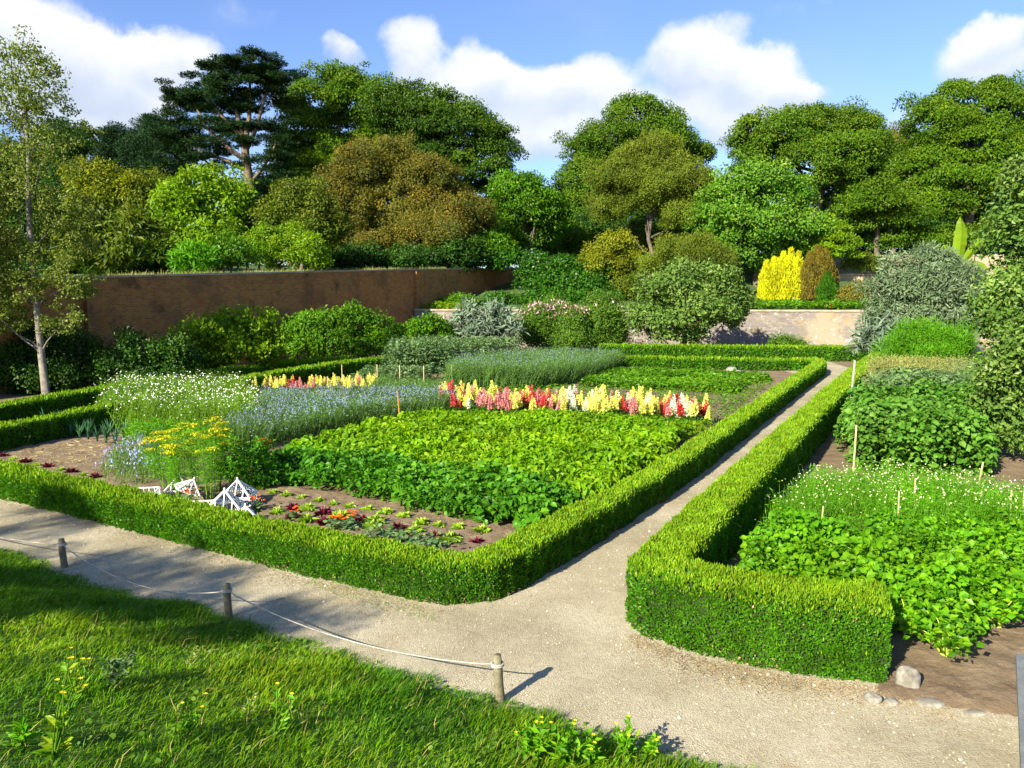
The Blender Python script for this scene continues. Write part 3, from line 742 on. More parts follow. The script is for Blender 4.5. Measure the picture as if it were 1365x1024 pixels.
tree('pine_tree', 'leftmost dark pine in the group beside the cypress', 'tree', 100, [(165, 186, 22, 14), (150, 205, 18, 20), (180, 205, 24, 20), (165, 228, 30, 22)], 'pine_leaf', .45, 1.3, .45, 1.6, base=(165, 260), trunk=.35, group=TG, droop=-.3, aspect=.3, alongout=1.4)
tree('pine_tree', 'blackish conifer in the shade right of the cypress trunk', 'tree', 97, [(385, 205, 20, 36), (372, 250, 26, 36), (405, 255, 26, 40)], 'pine_leaf', .5, 1.4, .5, 1.6, base=(385, 300), trunk=.4, group=TG)
tree('slender_tree', 'small airy tree silhouetted beside the pale trunked tree top', 'tree', 74, [(112, 180, 17, 16), (105, 198, 14, 12), (120, 198, 9, 10)], 'olive_leaf', .3, .7, .5, .9, base=(113, 260), trunk=.16, group=TG, gap=.15)
tree('holly_tree', 'dark olive evergreen rising behind the pale trunked tree', 'tree', 58, [(70, 205, 36, 38), (50, 250, 40, 40), (95, 250, 38, 40), (65, 300, 60, 45), (20, 240, 40, 50), (-30, 260, 45, 60)], 'shade_leaf', .3, 1.0, .6, 1.5, base=(70, 340), trunk=.3, group=TG)
BG = 'shrubs behind the brick wall'
bush('yellow_shrub', 'yellow green feathery shrub left of the lime tree', 'shrub', 55, [(138, 240, 34, 20), (160, 262, 36, 26), (120, 262, 28, 22)], 'yellow_green_leaf', .26, .8, .6, 1.5, base=(145, 330), trunk=.15, group=BG)
bush('chestnut_shrub', 'big leaved drooping shrub on the wall beside the pale trunk', 'shrub', 43, [(140, 300, 40, 30), (188, 318, 30, 34), (105, 318, 32, 34), (150, 335, 42, 26)], 'olive_leaf', .50, .8, .6, 1.3, base=(145, 360), trunk=.12, group=BG, droop=.8, aspect=.38, gap=.12)
bush('olive_shrub', 'narrow olive shrub between the yellow and lime shrubs', 'shrub', 56, [(205, 265, 22, 36), (195, 290, 24, 34)], 'olive_leaf', .26, .8, .7, 1.5, base=(205, 340), trunk=.15, group=BG)
tree('lime_tree', 'bright lime green small tree in front of the cypress', 'tree', 50,
     [(262, 252, 40, 26), (300, 270, 36, 32), (240, 285, 36, 32), (280, 308, 45, 34), (232, 325, 34, 24), (255, 340, 45, 18)], 'lime_leaf', .30, .85, .55, 1.4, base=(265, 360), trunk=.2, group=BG, aspect=.65)
bush('laurel_shrub', 'deep green laurel just left of the cypress trunk', 'shrub', 52, [(326, 285, 20, 32), (335, 310, 18, 26)], 'ivy_leaf', .28, .7, .6, 1.5, base=(328, 350), trunk=.12, group=BG)
bush('olive_shrub', 'domed olive shrub between the cypress trunk and russet tree', 'shrub', 51, [(405, 275, 36, 32), (380, 300, 42, 38), (430, 300, 30, 38)], 'olive_leaf', .22, .7, .7, 1.5, base=(400, 350), trunk=.15, group=BG)
bush('laurel_shrub', 'sunlit yellow green bush low before the domed olive shrub', 'shrub', 46, [(375, 325, 40, 26), (345, 342, 36, 14), (410, 335, 28, 20)], 'lime_leaf', .2, .6, .6, 1.5, base=(370, 350), trunk=.1, group=BG)
bush('laurel_shrub', 'small vivid green bush on top of the brick wall', 'shrub', 43, [(312, 335, 26, 22), (290, 346, 24, 11)], 'bright_leaf', .24, .6, .6, 1.4, base=(310, 355), trunk=.1, group=BG)
bush('fern_clump', 'pale green upright fern fronds on top of the brick wall', 'fern', 41, [(262, 346, 18, 14), (245, 352, 14, 8)], 'feather_leaf', .5, .5, 1, 1.2, base=(262, 358), trunk=.05, group=BG, droop=-.6, aspect=.25, limbs=False)
bush('tamarisk_shrub', 'golden shrub between the draped ivy and the apple tree', 'shrub', 62, [(812, 335, 30, 22), (800, 355, 30, 20), (835, 355, 24, 26)], 'yellow_green_leaf', .24, .8, .6, 1.4, base=(815, 375), trunk=.12)
bush('maple_shrub', 'acid yellow green layered maple on the upper terrace', 'shrub', 64, [(1108, 306, 20, 12), (1096, 320, 26, 12), (1120, 322, 18, 12), (1085, 332, 16, 10), (1105, 335, 28, 10)], 'lime_leaf', .26, .7, .35, 1.5, base=(1105, 345), trunk=.1)
bush('laurel_shrub', 'dark laurel above the upper cream wall', 'shrub', 72, [(1228, 318, 28, 14), (1260, 320, 24, 12), (1185, 322, 22, 9), (1300, 318, 30, 14)], 'beech_leaf', .3, .8, .5, 1.4, base=(1235, 340), trunk=.1)

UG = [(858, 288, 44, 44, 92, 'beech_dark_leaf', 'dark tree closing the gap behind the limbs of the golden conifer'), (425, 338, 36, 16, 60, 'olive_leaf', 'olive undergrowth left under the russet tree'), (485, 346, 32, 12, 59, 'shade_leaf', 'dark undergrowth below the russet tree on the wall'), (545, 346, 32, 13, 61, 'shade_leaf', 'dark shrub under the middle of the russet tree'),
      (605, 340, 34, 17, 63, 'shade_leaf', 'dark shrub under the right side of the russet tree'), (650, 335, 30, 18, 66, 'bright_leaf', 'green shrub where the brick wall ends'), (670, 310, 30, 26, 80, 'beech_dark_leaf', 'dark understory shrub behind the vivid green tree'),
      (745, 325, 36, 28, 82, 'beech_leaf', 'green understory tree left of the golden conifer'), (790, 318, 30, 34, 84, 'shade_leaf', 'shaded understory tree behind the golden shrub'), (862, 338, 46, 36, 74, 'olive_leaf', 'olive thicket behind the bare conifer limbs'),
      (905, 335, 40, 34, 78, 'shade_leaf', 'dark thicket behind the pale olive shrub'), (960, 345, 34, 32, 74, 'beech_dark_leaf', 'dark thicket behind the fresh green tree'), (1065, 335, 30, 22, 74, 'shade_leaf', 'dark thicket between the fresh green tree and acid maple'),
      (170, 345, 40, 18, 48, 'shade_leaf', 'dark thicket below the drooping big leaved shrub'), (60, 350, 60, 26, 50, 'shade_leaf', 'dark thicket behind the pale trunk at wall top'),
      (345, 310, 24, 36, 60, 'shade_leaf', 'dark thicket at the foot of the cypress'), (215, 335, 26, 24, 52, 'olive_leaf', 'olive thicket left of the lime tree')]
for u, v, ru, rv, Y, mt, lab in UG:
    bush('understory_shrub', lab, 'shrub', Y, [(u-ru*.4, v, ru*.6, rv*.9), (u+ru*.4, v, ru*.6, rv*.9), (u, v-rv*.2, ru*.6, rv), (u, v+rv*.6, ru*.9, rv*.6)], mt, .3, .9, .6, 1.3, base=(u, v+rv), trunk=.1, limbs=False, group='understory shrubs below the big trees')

# ivy curtain over the end of the brick wall
r = rng(); lob = pix_lobes([(695, 347, 42, 12, 64), (745, 358, 50, 18, 62), (785, 366, 32, 20, 61), (745, 380, 46, 20, 60), (785, 388, 36, 20, 59), (715, 368, 28, 18, 62), (735, 398, 44, 12, 58), (690, 402, 34, 9, 58), (800, 398, 36, 12, 58)], 0, .5, r)
ivb, _ = crown_mesh(lob, .24, .6, .8, 1.7, r, droop=.9, aspect=.8)
tag(ivb.build('ivy', M['ivy_leaf'], origin=lob[1][0]), 'dark green ivy draped over the end of the brick wall', 'ivy')

# garden shrubs, in front of the walls
bush('apple_tree', 'rounded leafy apple tree against the stone terrace wall', 'tree', 46,
     [(925, 368, 38, 20), (885, 382, 36, 26), (955, 385, 36, 28), (915, 412, 56, 28), (868, 425, 30, 26), (962, 422, 28, 22), (900, 440, 40, 20), (975, 400, 20, 22)], 'apple_leaf', .26, .55, .8, 1.25, base=(910, 470), trunk=.2, base_z=0, gap=.2, aspect=.6)
bush('willow_shrub', 'pale olive bushy shrub above the apple tree', 'shrub', 58, [(915, 338, 40, 20), (895, 355, 34, 20), (945, 352, 32, 22)], 'golden_conifer_leaf', .24, .7, .8, 1.5, base=(915, 380), trunk=.12, droop=-.3, aspect=.3)
bush('buddleia_shrub', 'huge silvery grey green shrub hiding the terrace wall', 'shrub', 42,
     [(1232, 362, 42, 24), (1198, 392, 36, 28), (1258, 388, 38, 28), (1225, 420, 55, 30), (1275, 372, 22, 22), (1188, 430, 26, 18), (1275, 420, 22, 22)], 'grey_leaf', .34, .6, .8, 1.4, base=(1230, 470), trunk=.2, base_z=0, droop=.1, aspect=.28, alongout=1.0)
bush('cardoon', 'silver cardoon spilling beside the hedge corner below the buddleia', 'cardoon', 39, [(1178, 440, 22, 14), (1168, 456, 20, 12), (1190, 452, 22, 14)], 'silver_leaf', .7, .5, .8, 1.3, base=(1178, 478), trunk=.06, base_z=0, droop=.8, aspect=.22, limbs=False)
bush('asparagus_clump', 'bright green ferny asparagus clump below the silvery shrub', 'asparagus', 31, [(1228, 452, 34, 18), (1262, 462, 28, 20), (1205, 470, 24, 16), (1240, 478, 40, 16)], 'feather_leaf', .22, .42, 1.1, 1.3, base=(1235, 500), trunk=.04, base_z=0, droop=-.3, aspect=.16, gap=.34, limbs=False)
bush('apple_tree', 'tall leafy apple tree at the right edge of the garden', 'tree', 16.5,
     [(1362, 262, 36, 42), (1350, 320, 40, 42), (1375, 380, 55, 55), (1342, 420, 34, 42), (1345, 480, 38, 42), (1375, 520, 50, 50), (1332, 535, 36, 34), (1350, 575, 36, 30), (1430, 330, 60, 80), (1440, 480, 70, 90)], 'apple_leaf', .135, .34, .85, 1.2, base=(1400, 640), trunk=.12, base_z=0, gap=.2, aspect=.6)
# banana leaves over the buddleia
bt = thing('banana_plant', 'banana plant with one tall upright blade over the silvery shrub', 'banana plant', P(1284, 400, 47)*A(1, 1, 0)+A(0, 0, 0))
bt.location.z = 1.5
def banana(px, W, rnd):
    b = MB(); pts = np.array([P(u, v, 47) for u, v in px]); t = np.linspace(0, 1, 14); k = np.linspace(0, 1, len(pts))
    q = np.stack([np.interp(t, k, pts[:, i]) for i in range(3)], 1); r = rng()
    tg = unit(np.gradient(q, axis=0)); sd = unit(np.cross(tg, A(0.1, 1, .2)))
    for i in range(13):
        w0, w1 = [W*(sin(pi*min(1, .06+x*.97)))**.6 for x in (t[i], t[i+1])]
        for s in (-1, 1):
            j = r.uniform(.85, 1.05)
            b.add(A(q[i], q[i+1], q[i+1]+sd[i+1]*s*w1*j+A(0, .1, -.03), q[i]+sd[i]*s*w0*j+A(0, .1, -.03)), [(0, 1, 2), (0, 2, 3)], rnd+r.uniform(-.1, .1))
    return b
for px, W in (([(1278, 352), (1280, 330), (1282, 308), (1281, 288)], .42), ([(1282, 352), (1298, 332), (1306, 322), (1318, 318)], .3), ([(1280, 355), (1300, 352), (1312, 358), (1316, 368)], .3), ([(1278, 355), (1268, 335), (1260, 330), (1252, 338)], .26)):
    banana(px, W, .6).build('leaf', M['lime_leaf'], bt, bt.location)
b = MB(); b.tube(A(P(1284, 410, 47), P(1281, 380, 47), P(1279, 352, 47)), [.16, .13, .07]); b.build('stem', BARKP, bt, bt.location)

for u, v, ru, rv, Y, mt, lab in ((850, 388, 26, 18, 58, 'olive_leaf', 'olive bush on the terrace between the ivy and the apple tree'), (668, 404, 26, 8, 57.5, 'ivy_leaf', 'low dark bush above the pale terrace wall'), (615, 404, 26, 6, 57.5, 'bright_leaf', 'low green bush at the corner of the brick wall and the terrace')):
    bush('terrace_bush', lab, 'bush', Y, [(u-ru*.4, v, ru*.6, rv), (u+ru*.4, v, ru*.6, rv*.9), (u, v-rv*.3, ru*.5, rv)], mt, .22, .6, .7, 1.4, base=(u, v+rv), trunk=.05, limbs=False)
bush('climbing_shrub', 'green climber trained on the upper cream wall', 'climber', 65.2, [(1142, 352, 16, 8), (1160, 350, 14, 9), (1150, 345, 10, 8), (1172, 358, 12, 5)], 'olive_leaf', .2, .5, .7, 1.2, base=(1150, 368), trunk=.05, limbs=False, depth=.3)
# yew trio on the terrace
def columns(name, label, cat, Y, cols, leafmat, leaf, base_v, group=None):
    r = rng(); q = P(cols[len(cols)//2][0], base_v, Y); bz = hill_z(q[0], q[1])-.1
    mb = MB()
    for u, vt, wu in cols:
        y = Y+r.uniform(-.3, .3); c = P(u, base_v, y); top = P(u, vt, y); Rr = 1.15*wu*y/F; hgt = top[2]-bz
        n = int(2.6*2*pi*Rr*hgt/(.2*leaf*leaf))
        t = r.uniform(0, 1, n); an = r.uniform(0, 2*pi, n); rad = Rr*np.clip(1.05-np.maximum(t-.55, 0)*2.1, .06, 1)*r.uniform(.7, 1.1, n)*(.85+.3*vnoise(np.stack([an*2, t*8, 0*t+u], 1), 1))
        p = np.stack([c[0]+np.cos(an)*rad, c[1]+np.sin(an)*rad, bz+t*hgt], 1)
        o = np.stack([np.cos(an), np.sin(an), 0*an], 1)
        mb.leaf(p, A(0, 0, 1)+o*.3+r.normal(size=(n, 3))*.25, o+r.normal(size=(n, 3))*.5, leaf*r.uniform(.8, 1.5, n), leaf*.4, np.clip(r.beta(2, 2, n), 0, 1), .15)
    return tag(mb.build(name, M[leafmat], origin=(q[0], q[1], bz)), label, cat, group)
columns('golden_yew', 'brilliant yellow upright yew with spiky top on the terrace', 'yew', 57,
        [(1020, 350, 7), (1030, 345, 8), (1042, 338, 7), (1052, 333, 7), (1062, 338, 7), (1025, 358, 8), (1036, 348, 9), (1048, 344, 9), (1058, 346, 9), (1018, 362, 6), (1066, 352, 6)], 'gold_yew_leaf', .2, 400)
columns('bronze_yew', 'bronze brown rounded yew beside the yellow yew', 'yew', 56.5, [(1078, 338, 10), (1088, 330, 11), (1098, 334, 11), (1106, 350, 8), (1085, 345, 12), (1095, 348, 12)], 'brown_yew_leaf', .2, 395)
columns('dwarf_cypress', 'small green cone of a conifer before the bronze yew', 'conifer', 55, [(1102, 364, 8), (1098, 372, 7), (1107, 372, 7)], 'ivy_leaf', .15, 398)
bush('berberis_shrub', 'low reddish brown shrub on the terrace edge', 'shrub', 54.5, [(1142, 392, 20, 9), (1128, 398, 14, 6), (1155, 398, 12, 7)], 'rust_leaf', .16, .45, .7, 1.5, base=(1140, 408), trunk=.05, limbs=False)

# fruit bushes along the brick wall
FG = 'fruit bushes along the foot of the brick wall'
for Y, L, lab, mt, bs in [(33, [(300, 440, 40, 20), (340, 436, 28, 18), (270, 455, 30, 26), (318, 468, 50, 26), (258, 485, 40, 22), (355, 460, 22, 24)], 'sunlit leafy fruit bush in front of the brick wall beyond the daisies', 'lime_leaf', (310, 520)),
                          (41, [(425, 436, 42, 18), (470, 432, 36, 18), (400, 455, 34, 24), (455, 458, 55, 24), (510, 445, 26, 18), (500, 462, 32, 16)], 'broad bright fruit bush between the brick wall and snapdragons', 'bright_leaf', (450, 490)),
                          (49, [(572, 437, 26, 12), (552, 446, 22, 12), (590, 446, 14, 10)], 'low clipped green bush left of the slatted bin', 'bright_leaf', (570, 468)),
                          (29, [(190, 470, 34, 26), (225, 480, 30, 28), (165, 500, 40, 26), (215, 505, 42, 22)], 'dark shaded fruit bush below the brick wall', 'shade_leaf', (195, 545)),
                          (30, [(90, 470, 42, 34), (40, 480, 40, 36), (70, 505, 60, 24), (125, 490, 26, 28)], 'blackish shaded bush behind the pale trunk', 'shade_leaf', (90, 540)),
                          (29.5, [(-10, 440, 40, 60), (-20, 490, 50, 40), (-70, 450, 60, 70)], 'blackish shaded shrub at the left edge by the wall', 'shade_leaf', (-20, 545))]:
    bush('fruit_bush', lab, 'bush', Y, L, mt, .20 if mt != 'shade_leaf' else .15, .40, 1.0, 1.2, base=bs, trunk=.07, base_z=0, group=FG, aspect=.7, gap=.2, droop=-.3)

# pale trunked tree
r = rng(); BY = 27.0
BL = [(35, 80, 22, 26), (10, 75, 18, 22), (65, 95, 16, 22), (50, 130, 36, 26), (85, 122, 12, 10), (15, 140, 34, 34), (70, 165, 30, 28), (15, 200, 36, 34), (65, 215, 38, 34), (95, 190, 12, 12), (25, 270, 45, 36), (80, 280, 38, 36),
      (75, 325, 40, 28), (15, 345, 40, 36), (98, 372, 26, 36), (30, 385, 30, 26), (5, 420, 34, 30), (90, 425, 22, 24), (-30, 300, 40, 90), (-25, 400, 40, 60)]
lob = [(c+A(0, r.uniform(-.5, .5)*R[0], 0), R) for c, R in pix_lobes(BL, BY, .8)]; b0 = G(62, 531); bt = thing('pale_trunked_tree', 'slender sparse tree with a pale thin trunk beside the brick wall', 'tree', b0)
mbS = MB()
for i, (c, R) in enumerate(lob):
    dense = BL[i][1] > 290
    m_, _ = crown_mesh([(c, R)], .13, .34, .6, 1.0 if dense else .62, r, inner=.01, gap=.34 if dense else .34, back=.9, aspect=.6)
    if m_.v:
        mbS.v += [v for v in m_.v]; mbS.f += [f+mbS.n for f in m_.f]; mbS.r += m_.r; mbS.sm += m_.sm; mbS.mi += m_.mi; mbS.n += m_.n
mbS.build('crown', M['birch_leaf'], bt, b0)
tb = MB(); TR = np.array([G(62, 531)]+[P(u, v, BY) for u, v in ((55, 470), (49, 410), (42, 340), (38, 270), (38, 200), (34, 150), (22, 110), (8, 75))])
tb.tube(TR, [.14, .12, .11, .10, .085, .07, .055, .04, .018], 9)
for c, R in lob:
    zs = np.abs(TR[:, 2]-(c[2]-1.1)); k = int(np.argmin(zs)); limb(tb, TR[k], c, .032, .009, r, .12, 5, 5, .05)
tb.build('trunk', BARKP, bt, b0)

# ============================================================ BEDS
def canopy(name, label, cat, poly, h, n_per_m2, L, W, mat, bump=.25, bf=1.6, low=.25, droop=.2, updir=.8, edge=.6, zvar=.35, fold=.2, kind='stuff', rshift=0, rgrad=None, near=False, rows=None, extra=None):
    r = rng(); n = int(area(poly)*n_per_m2); X = sample_poly(r, poly, n); p = np.stack([X[:, 0], X[:, 1], 0*X[:, 0]], 1)
    e = edge_dist(X[:, 0], X[:, 1], poly)
    kk = e > h*.55*np.clip(vnoise(p, 2.6, 11)*1.8-.5, 0, 1); p, X, e = p[kk], X[kk], e[kk]; n = len(p)
    he = h*np.clip(e/(edge*h)+.18, 0, 1)**.55*(1-bump+2*bump*(vnoise(p, bf, 3)*.65+vnoise(p, bf*2.7, 5)*.35))
    if rows: ph = (X @ A(*rows[:2]))*2*pi/rows[2]+(vnoise(p, .5, 41)-.5)*2; he = he*(.86+.16*np.cos(ph))
    t = 1-np.abs(r.normal(size=n))*zvar; t = np.clip(t, low, 1.06)
    p[:, 2] = he*t
    # slopes of the canopy surface tilt the leaves
    dx = .12
    hx = (vnoise(p+A(dx, 0, 0), bf, 3)-vnoise(p-A(dx, 0, 0), bf, 3)); hy = (vnoise(p+A(0, dx, 0), bf, 3)-vnoise(p-A(0, dx, 0), bf, 3))
    nn = unit(np.stack([-hx*2, -hy*2, 0*hx+updir], 1)+r.normal(size=(n, 3))*.42)
    d = unit(r.normal(size=(n, 3))*A(1, 1, .35)-A(0, 0, droop))
    s = r.uniform(.5, 1.35, n)*(.75+.5*vnoise(p, 1.9, 15))
    rv = np.clip(r.beta(2.2, 2.2, n)*.8+.1+rshift+(vnoise(p, .6, 9)-.5)*.35, 0, 1)
    b = MB(); (b.leaf6 if near else b.leaf)(p, d, nn, L*s, W*s, rv, fold, .22 if near else .12)
    if extra: extra(b, r, poly, he, p)
    o = b.build(name, M[mat] if isinstance(mat, str) else mat)
    return tag(o, label, cat, kind=kind)
def stems(name, label, cat, poly, h, n_per_m2, mat, head=None, headmat=None, head_r=.03, head_n=1.0, w=.006, lean=.12, leafy=0, hv=.25, kind='stuff', flat=.8, bf=1.4, tops=None, toplabel=None):
    """a stand of fine stems with flower heads on top"""
    r = rng(); n = int(area(poly)*n_per_m2); X = sample_poly(r, poly, n); p = np.stack([X[:, 0], X[:, 1], 0*X[:, 0]], 1)
    e = edge_dist(X[:, 0], X[:, 1], poly)
    hh = h*(1-hv+hv*2*(vnoise(p, bf, 2)*.6+r.random(n)*.4))*np.clip(e/.3+.55, 0, 1)
    b = MB(); dist = np.hypot(p[:, 0], p[:, 1]); ww = np.maximum(w, .0006*dist)
    ld = unit(A(.15, .1, 1)+r.normal(size=(n, 3))*lean)
    bend = r.normal(size=(n, 3))*A(.35, .35, .1)+A(.12, .08, 0)
    b.blade(p, ld, bend, hh, ww, np.clip(r.beta(2, 2, n)+(vnoise(p, .8, 4)-.5)*.4, 0, 1))
    if leafy:
        m = int(n*leafy); k = r.integers(0, n, m); t = r.uniform(.15, .9, m)
        q = p[k]+ld[k]*(hh[k]*t)[:, None]+r.normal(size=(m, 3))*.02
        b.leaf(q, r.normal(size=(m, 3))*A(1, 1, .3)+A(0, 0, .35), r.normal(size=(m, 3))*.6+A(0, 0, 1), r.uniform(.05, .12, m), ww[k]*2.2, r.uniform(.2, .9, m), .1)
    mats = [M[mat]]
    if head:
        m = int(n*head_n); k = r.choice(n, m, replace=m > n)
        tip = p[k]+ld[k]*(hh[k]*.9)[:, None]+bend[k]*(hh[k]*.45)[:, None]+r.normal(size=(m, 3))*A(.03, .03, .02)
        b2 = MB()
        if head == 'disc': b2.disc(tip, unit(r.normal(size=(m, 3))*.55+A(-.25, -.35, .9)), np.maximum(head_r, .0008*dist[k])*r.uniform(.7, 1.2, m), r.uniform(0, 1, m))
        else:
            for j in range(3):
                b2.leaf(tip+r.normal(size=(m, 3))*A(.02, .02, .05), unit(r.normal(size=(m, 3))*.5+A(0, 0, .8)), rdir(r, m), head_r*2.5, head_r*1.3, r.uniform(0, 1, m))
        b.merge(b2, 1)
        mats.append(M[headmat])
    return tag(b.build(name, mats), label, cat, kind=kind)

# potatoes and beans
potato_poly = gp([(345, 632), (372, 652), (470, 668), (590, 700), (690, 716), (728, 706, .2), (795, 652, .40), (640, 618, .42), (440, 598, .42), (370, 592, .42)])
canopy('potato_foliage', 'dark green potato plants along the front edge of the vegetable canopy', 'potato crop', potato_poly, .50, 1000, .115, .085, 'potato_leaf', bump=.36, bf=2.4, edge=.5, near=True, rows=(.22, .97, .7))
bean_poly = gp([(368, 594, .40), (440, 602, .42), (640, 622, .42), (795, 656, .40), (870, 602, .40), (938, 560, .40), (760, 552, .30), (590, 548, .30), (545, 552, .3), (420, 575, .42)])
canopy('bean_foliage', 'lime green bean plants filling the middle of the flower bed', 'bean crop', bean_poly, .46, 780, .135, .075, 'bean_leaf', bump=.38, bf=2.3, edge=.4, droop=.5, near=True, rows=(.22, .97, .75))
canopy('bean_foliage', 'thin yellowing plants before the snapdragons', 'bean crop', gp([(700, 562), (860, 590), (930, 590), (960, 572), (860, 568), (720, 553)]), .32, 260, .12, .05, 'lime_leaf', bump=.4, bf=2.6, droop=.5)
# strawberry rows behind the snapdragons
for px, lab in (([(770, 517), (860, 520), (985, 526), (1000, 512), (880, 510), (780, 508)], 'low green strawberry row just behind the snapdragons'), ([(770, 506), (880, 508), (1020, 512), (1032, 505), (900, 498), (800, 496)], 'farther low green strawberry row before the cross hedge')):
    canopy('strawberry_foliage', lab, 'strawberry row', gp(px), .28, 420, .14, .10, 'bright_leaf', bump=.35, bf=2)
canopy('ground_cover', 'low green plants along the top of the lichen stained wall', 'ground cover', [A(14.5, 52.2, 0), A(21, 51.3, 0), A(33, 49.9, 0), A(36, 54, 0), A(24, 59, 0), A(14, 58, 0)], .5, 120, .22, .12, 'bright_leaf', bump=.5, bf=1.2)
bpy.data.objects['ground_cover'].location.z = 2.75
canopy('ground_cover', 'green fringe growing on the terrace wall beside the brick wall', 'ground cover', [A(-6.7, 55.0, 0), A(-3.2, 54.6, 0), A(-2.6, 57, 0), A(-5.3, 57.4, 0)], .55, 200, .22, .10, 'lime_leaf', bump=.4, bf=1.5)
bpy.data.objects['ground_cover.001'].location.z = 2.6
canopy('weed_cover', 'sparse low weeds over the soil between the snapdragons and strawberry rows', 'weeds', gp([(640, 520), (1035, 506), (1010, 530), (965, 566), (640, 548)]), .16, 110, .10, .05, 'bright_leaf', bump=.6, bf=1.2)
# grey green beans, lavender mass and pink flowers at the back of the bed
canopy('broad_bean_foliage', 'tall grey green broad beans behind the left snapdragons', 'bean crop', gp([(505, 503), (600, 500), (690, 492), (700, 484), (520, 488)]), 1.55, 520, .16, .09, 'bean_grey_leaf', bump=.12, bf=1.2, edge=.25, low=.1, zvar=.5)
canopy('kale_foliage', 'low grey green leaves in front of the broad beans', 'vegetable crop', gp([(462, 511), (560, 512), (600, 506), (510, 502)]), .6, 420, .15, .09, 'bean_grey_leaf', bump=.3)
stems('lavender_stand', 'billowing blue green lavender mass behind the red and yellow snapdragons', 'lavender', gp([(590, 520), (700, 521), (790, 508), (830, 490), (700, 489), (600, 500)]), 1.05, 300, 'blue_stem', 'leaf', 'blue_petal', .013, .07, .007, .2, 2, .2, bf=.7)
for u, v, ru, rv, Y, lab in ((718, 438, 26, 34, 47.5, 'leftmost pink flowered bush by the silver cardoon'), (762, 442, 28, 34, 47, 'middle pink flowered bush before the terrace wall'), (805, 436, 28, 38, 47.5, 'pink flowered bush left of the big apple tree'), (742, 425, 20, 24, 49, 'pale pink flowered bush behind the other pink bushes')):
    bq = bush('pink_flower_bush', lab, 'bush', Y, [(u-ru*.4, v, ru*.6, rv*.85), (u+ru*.4, v+3, ru*.6, rv*.85), (u, v-rv*.2, ru*.6, rv*.85), (u, v+rv*.5, ru, rv*.5)], 'herb_leaf', .20, .5, 1.1, 1.3, base=(u, 470), trunk=.06, base_z=0, limbs=False, droop=-.2, aspect=.4, gap=.15, group='pink flowered bushes by the terrace wall')
    r = rng(); o_ = A(*bq.location); nb = 260; q = P(u, v, Y)+r.normal(size=(nb, 3))*A(ru*.55*Y/F, .5, 0)+A(0, -.3, 1)*0; q[:, 2] = P(u, v, Y)[2]+rv*Y/F*(.55+.45*r.random(nb))*(1-.35*((q[:, 0]-P(u, v, Y)[0])/(ru*Y/F))**2)
    b = MB(); b.leaf(q, r.normal(size=(nb, 3))*.6+A(0, 0, 1), rdir(r, nb), r.uniform(.10, .24, nb), .11, r.random(nb), .2); b.build('blossom', M['pink_petal'], bq, o_)
r = rng()
# silver cardoon before the terrace wall and plants by the wall
bush('cardoon', 'silver leaved cardoon beside the dark slatted bin', 'cardoon', 44, [(632, 422, 20, 14), (658, 424, 20, 16), (640, 438, 26, 12), (672, 436, 18, 12)], 'silver_leaf', .55, .5, .8, 1.3, base=(648, 470), trunk=.06, base_z=0, droop=.7, aspect=.24, limbs=False)
bush('lavender_bush', 'small round green bush in front of the lichen stained wall', 'bush', 45, [(1047, 460, 20, 9), (1060, 463, 14, 7)], 'herb_leaf', .14, .4, .8, 1.5, base=(1047, 472), trunk=.04, base_z=0, limbs=False)
canopy('ground_cover', 'pale green seedlings along the foot of the stone wall', 'ground cover', gp([(960, 473), (1160, 475), (1160, 470), (960, 468)]), .4, 120, .22, .10, 'bean_grey_leaf', bump=.5)

# white daisies, blue flowers, fine herbs on the left of the bed
stems('daisy_stand', 'white daisies in a tall stand before the brick wall', 'daisies', gp([(128, 572), (240, 587), (330, 580), (345, 548), (310, 530), (140, 533)]), .98, 180, 'fine_stem', 'disc', 'white_petal', .015, .26, .006, .24, 3, .36)
stems('cornflower_stand', 'hazy blue flower stand between the daisies and the potato bed', 'flowers', gp([(250, 606), (345, 602), (420, 582), (520, 564), (600, 552), (600, 542), (480, 543), (345, 541), (330, 578)]), .74, 330, 'blue_stem', 'leaf', 'blue_petal', .014, .24, .006, .14, 2, .2)
stems('wispy_stand', 'wispy grey green stems with blue flowers beside the dill', 'flowers', gp([(130, 640), (180, 655), (215, 640), (195, 608), (150, 612)]), .55, 170, 'blue_stem', 'leaf', 'blue_petal', .022, .35, .005, .22, 2, .35)
canopy('herb_foliage', 'low grassy herbs between the daisies and the dill', 'herbs', gp([(150, 610), (240, 625), (330, 610), (300, 585), (170, 582)]), .55, 500, .12, .028, 'feather_leaf', bump=.35, droop=-.5)
stems('snapdragon_greenery', 'tall thin stems between the two snapdragon rows', 'flowers', gp([(480, 540), (590, 545), (605, 530), (500, 522)]), .8, 200, 'blue_stem', None, w=.006, lean=.12, leafy=2)

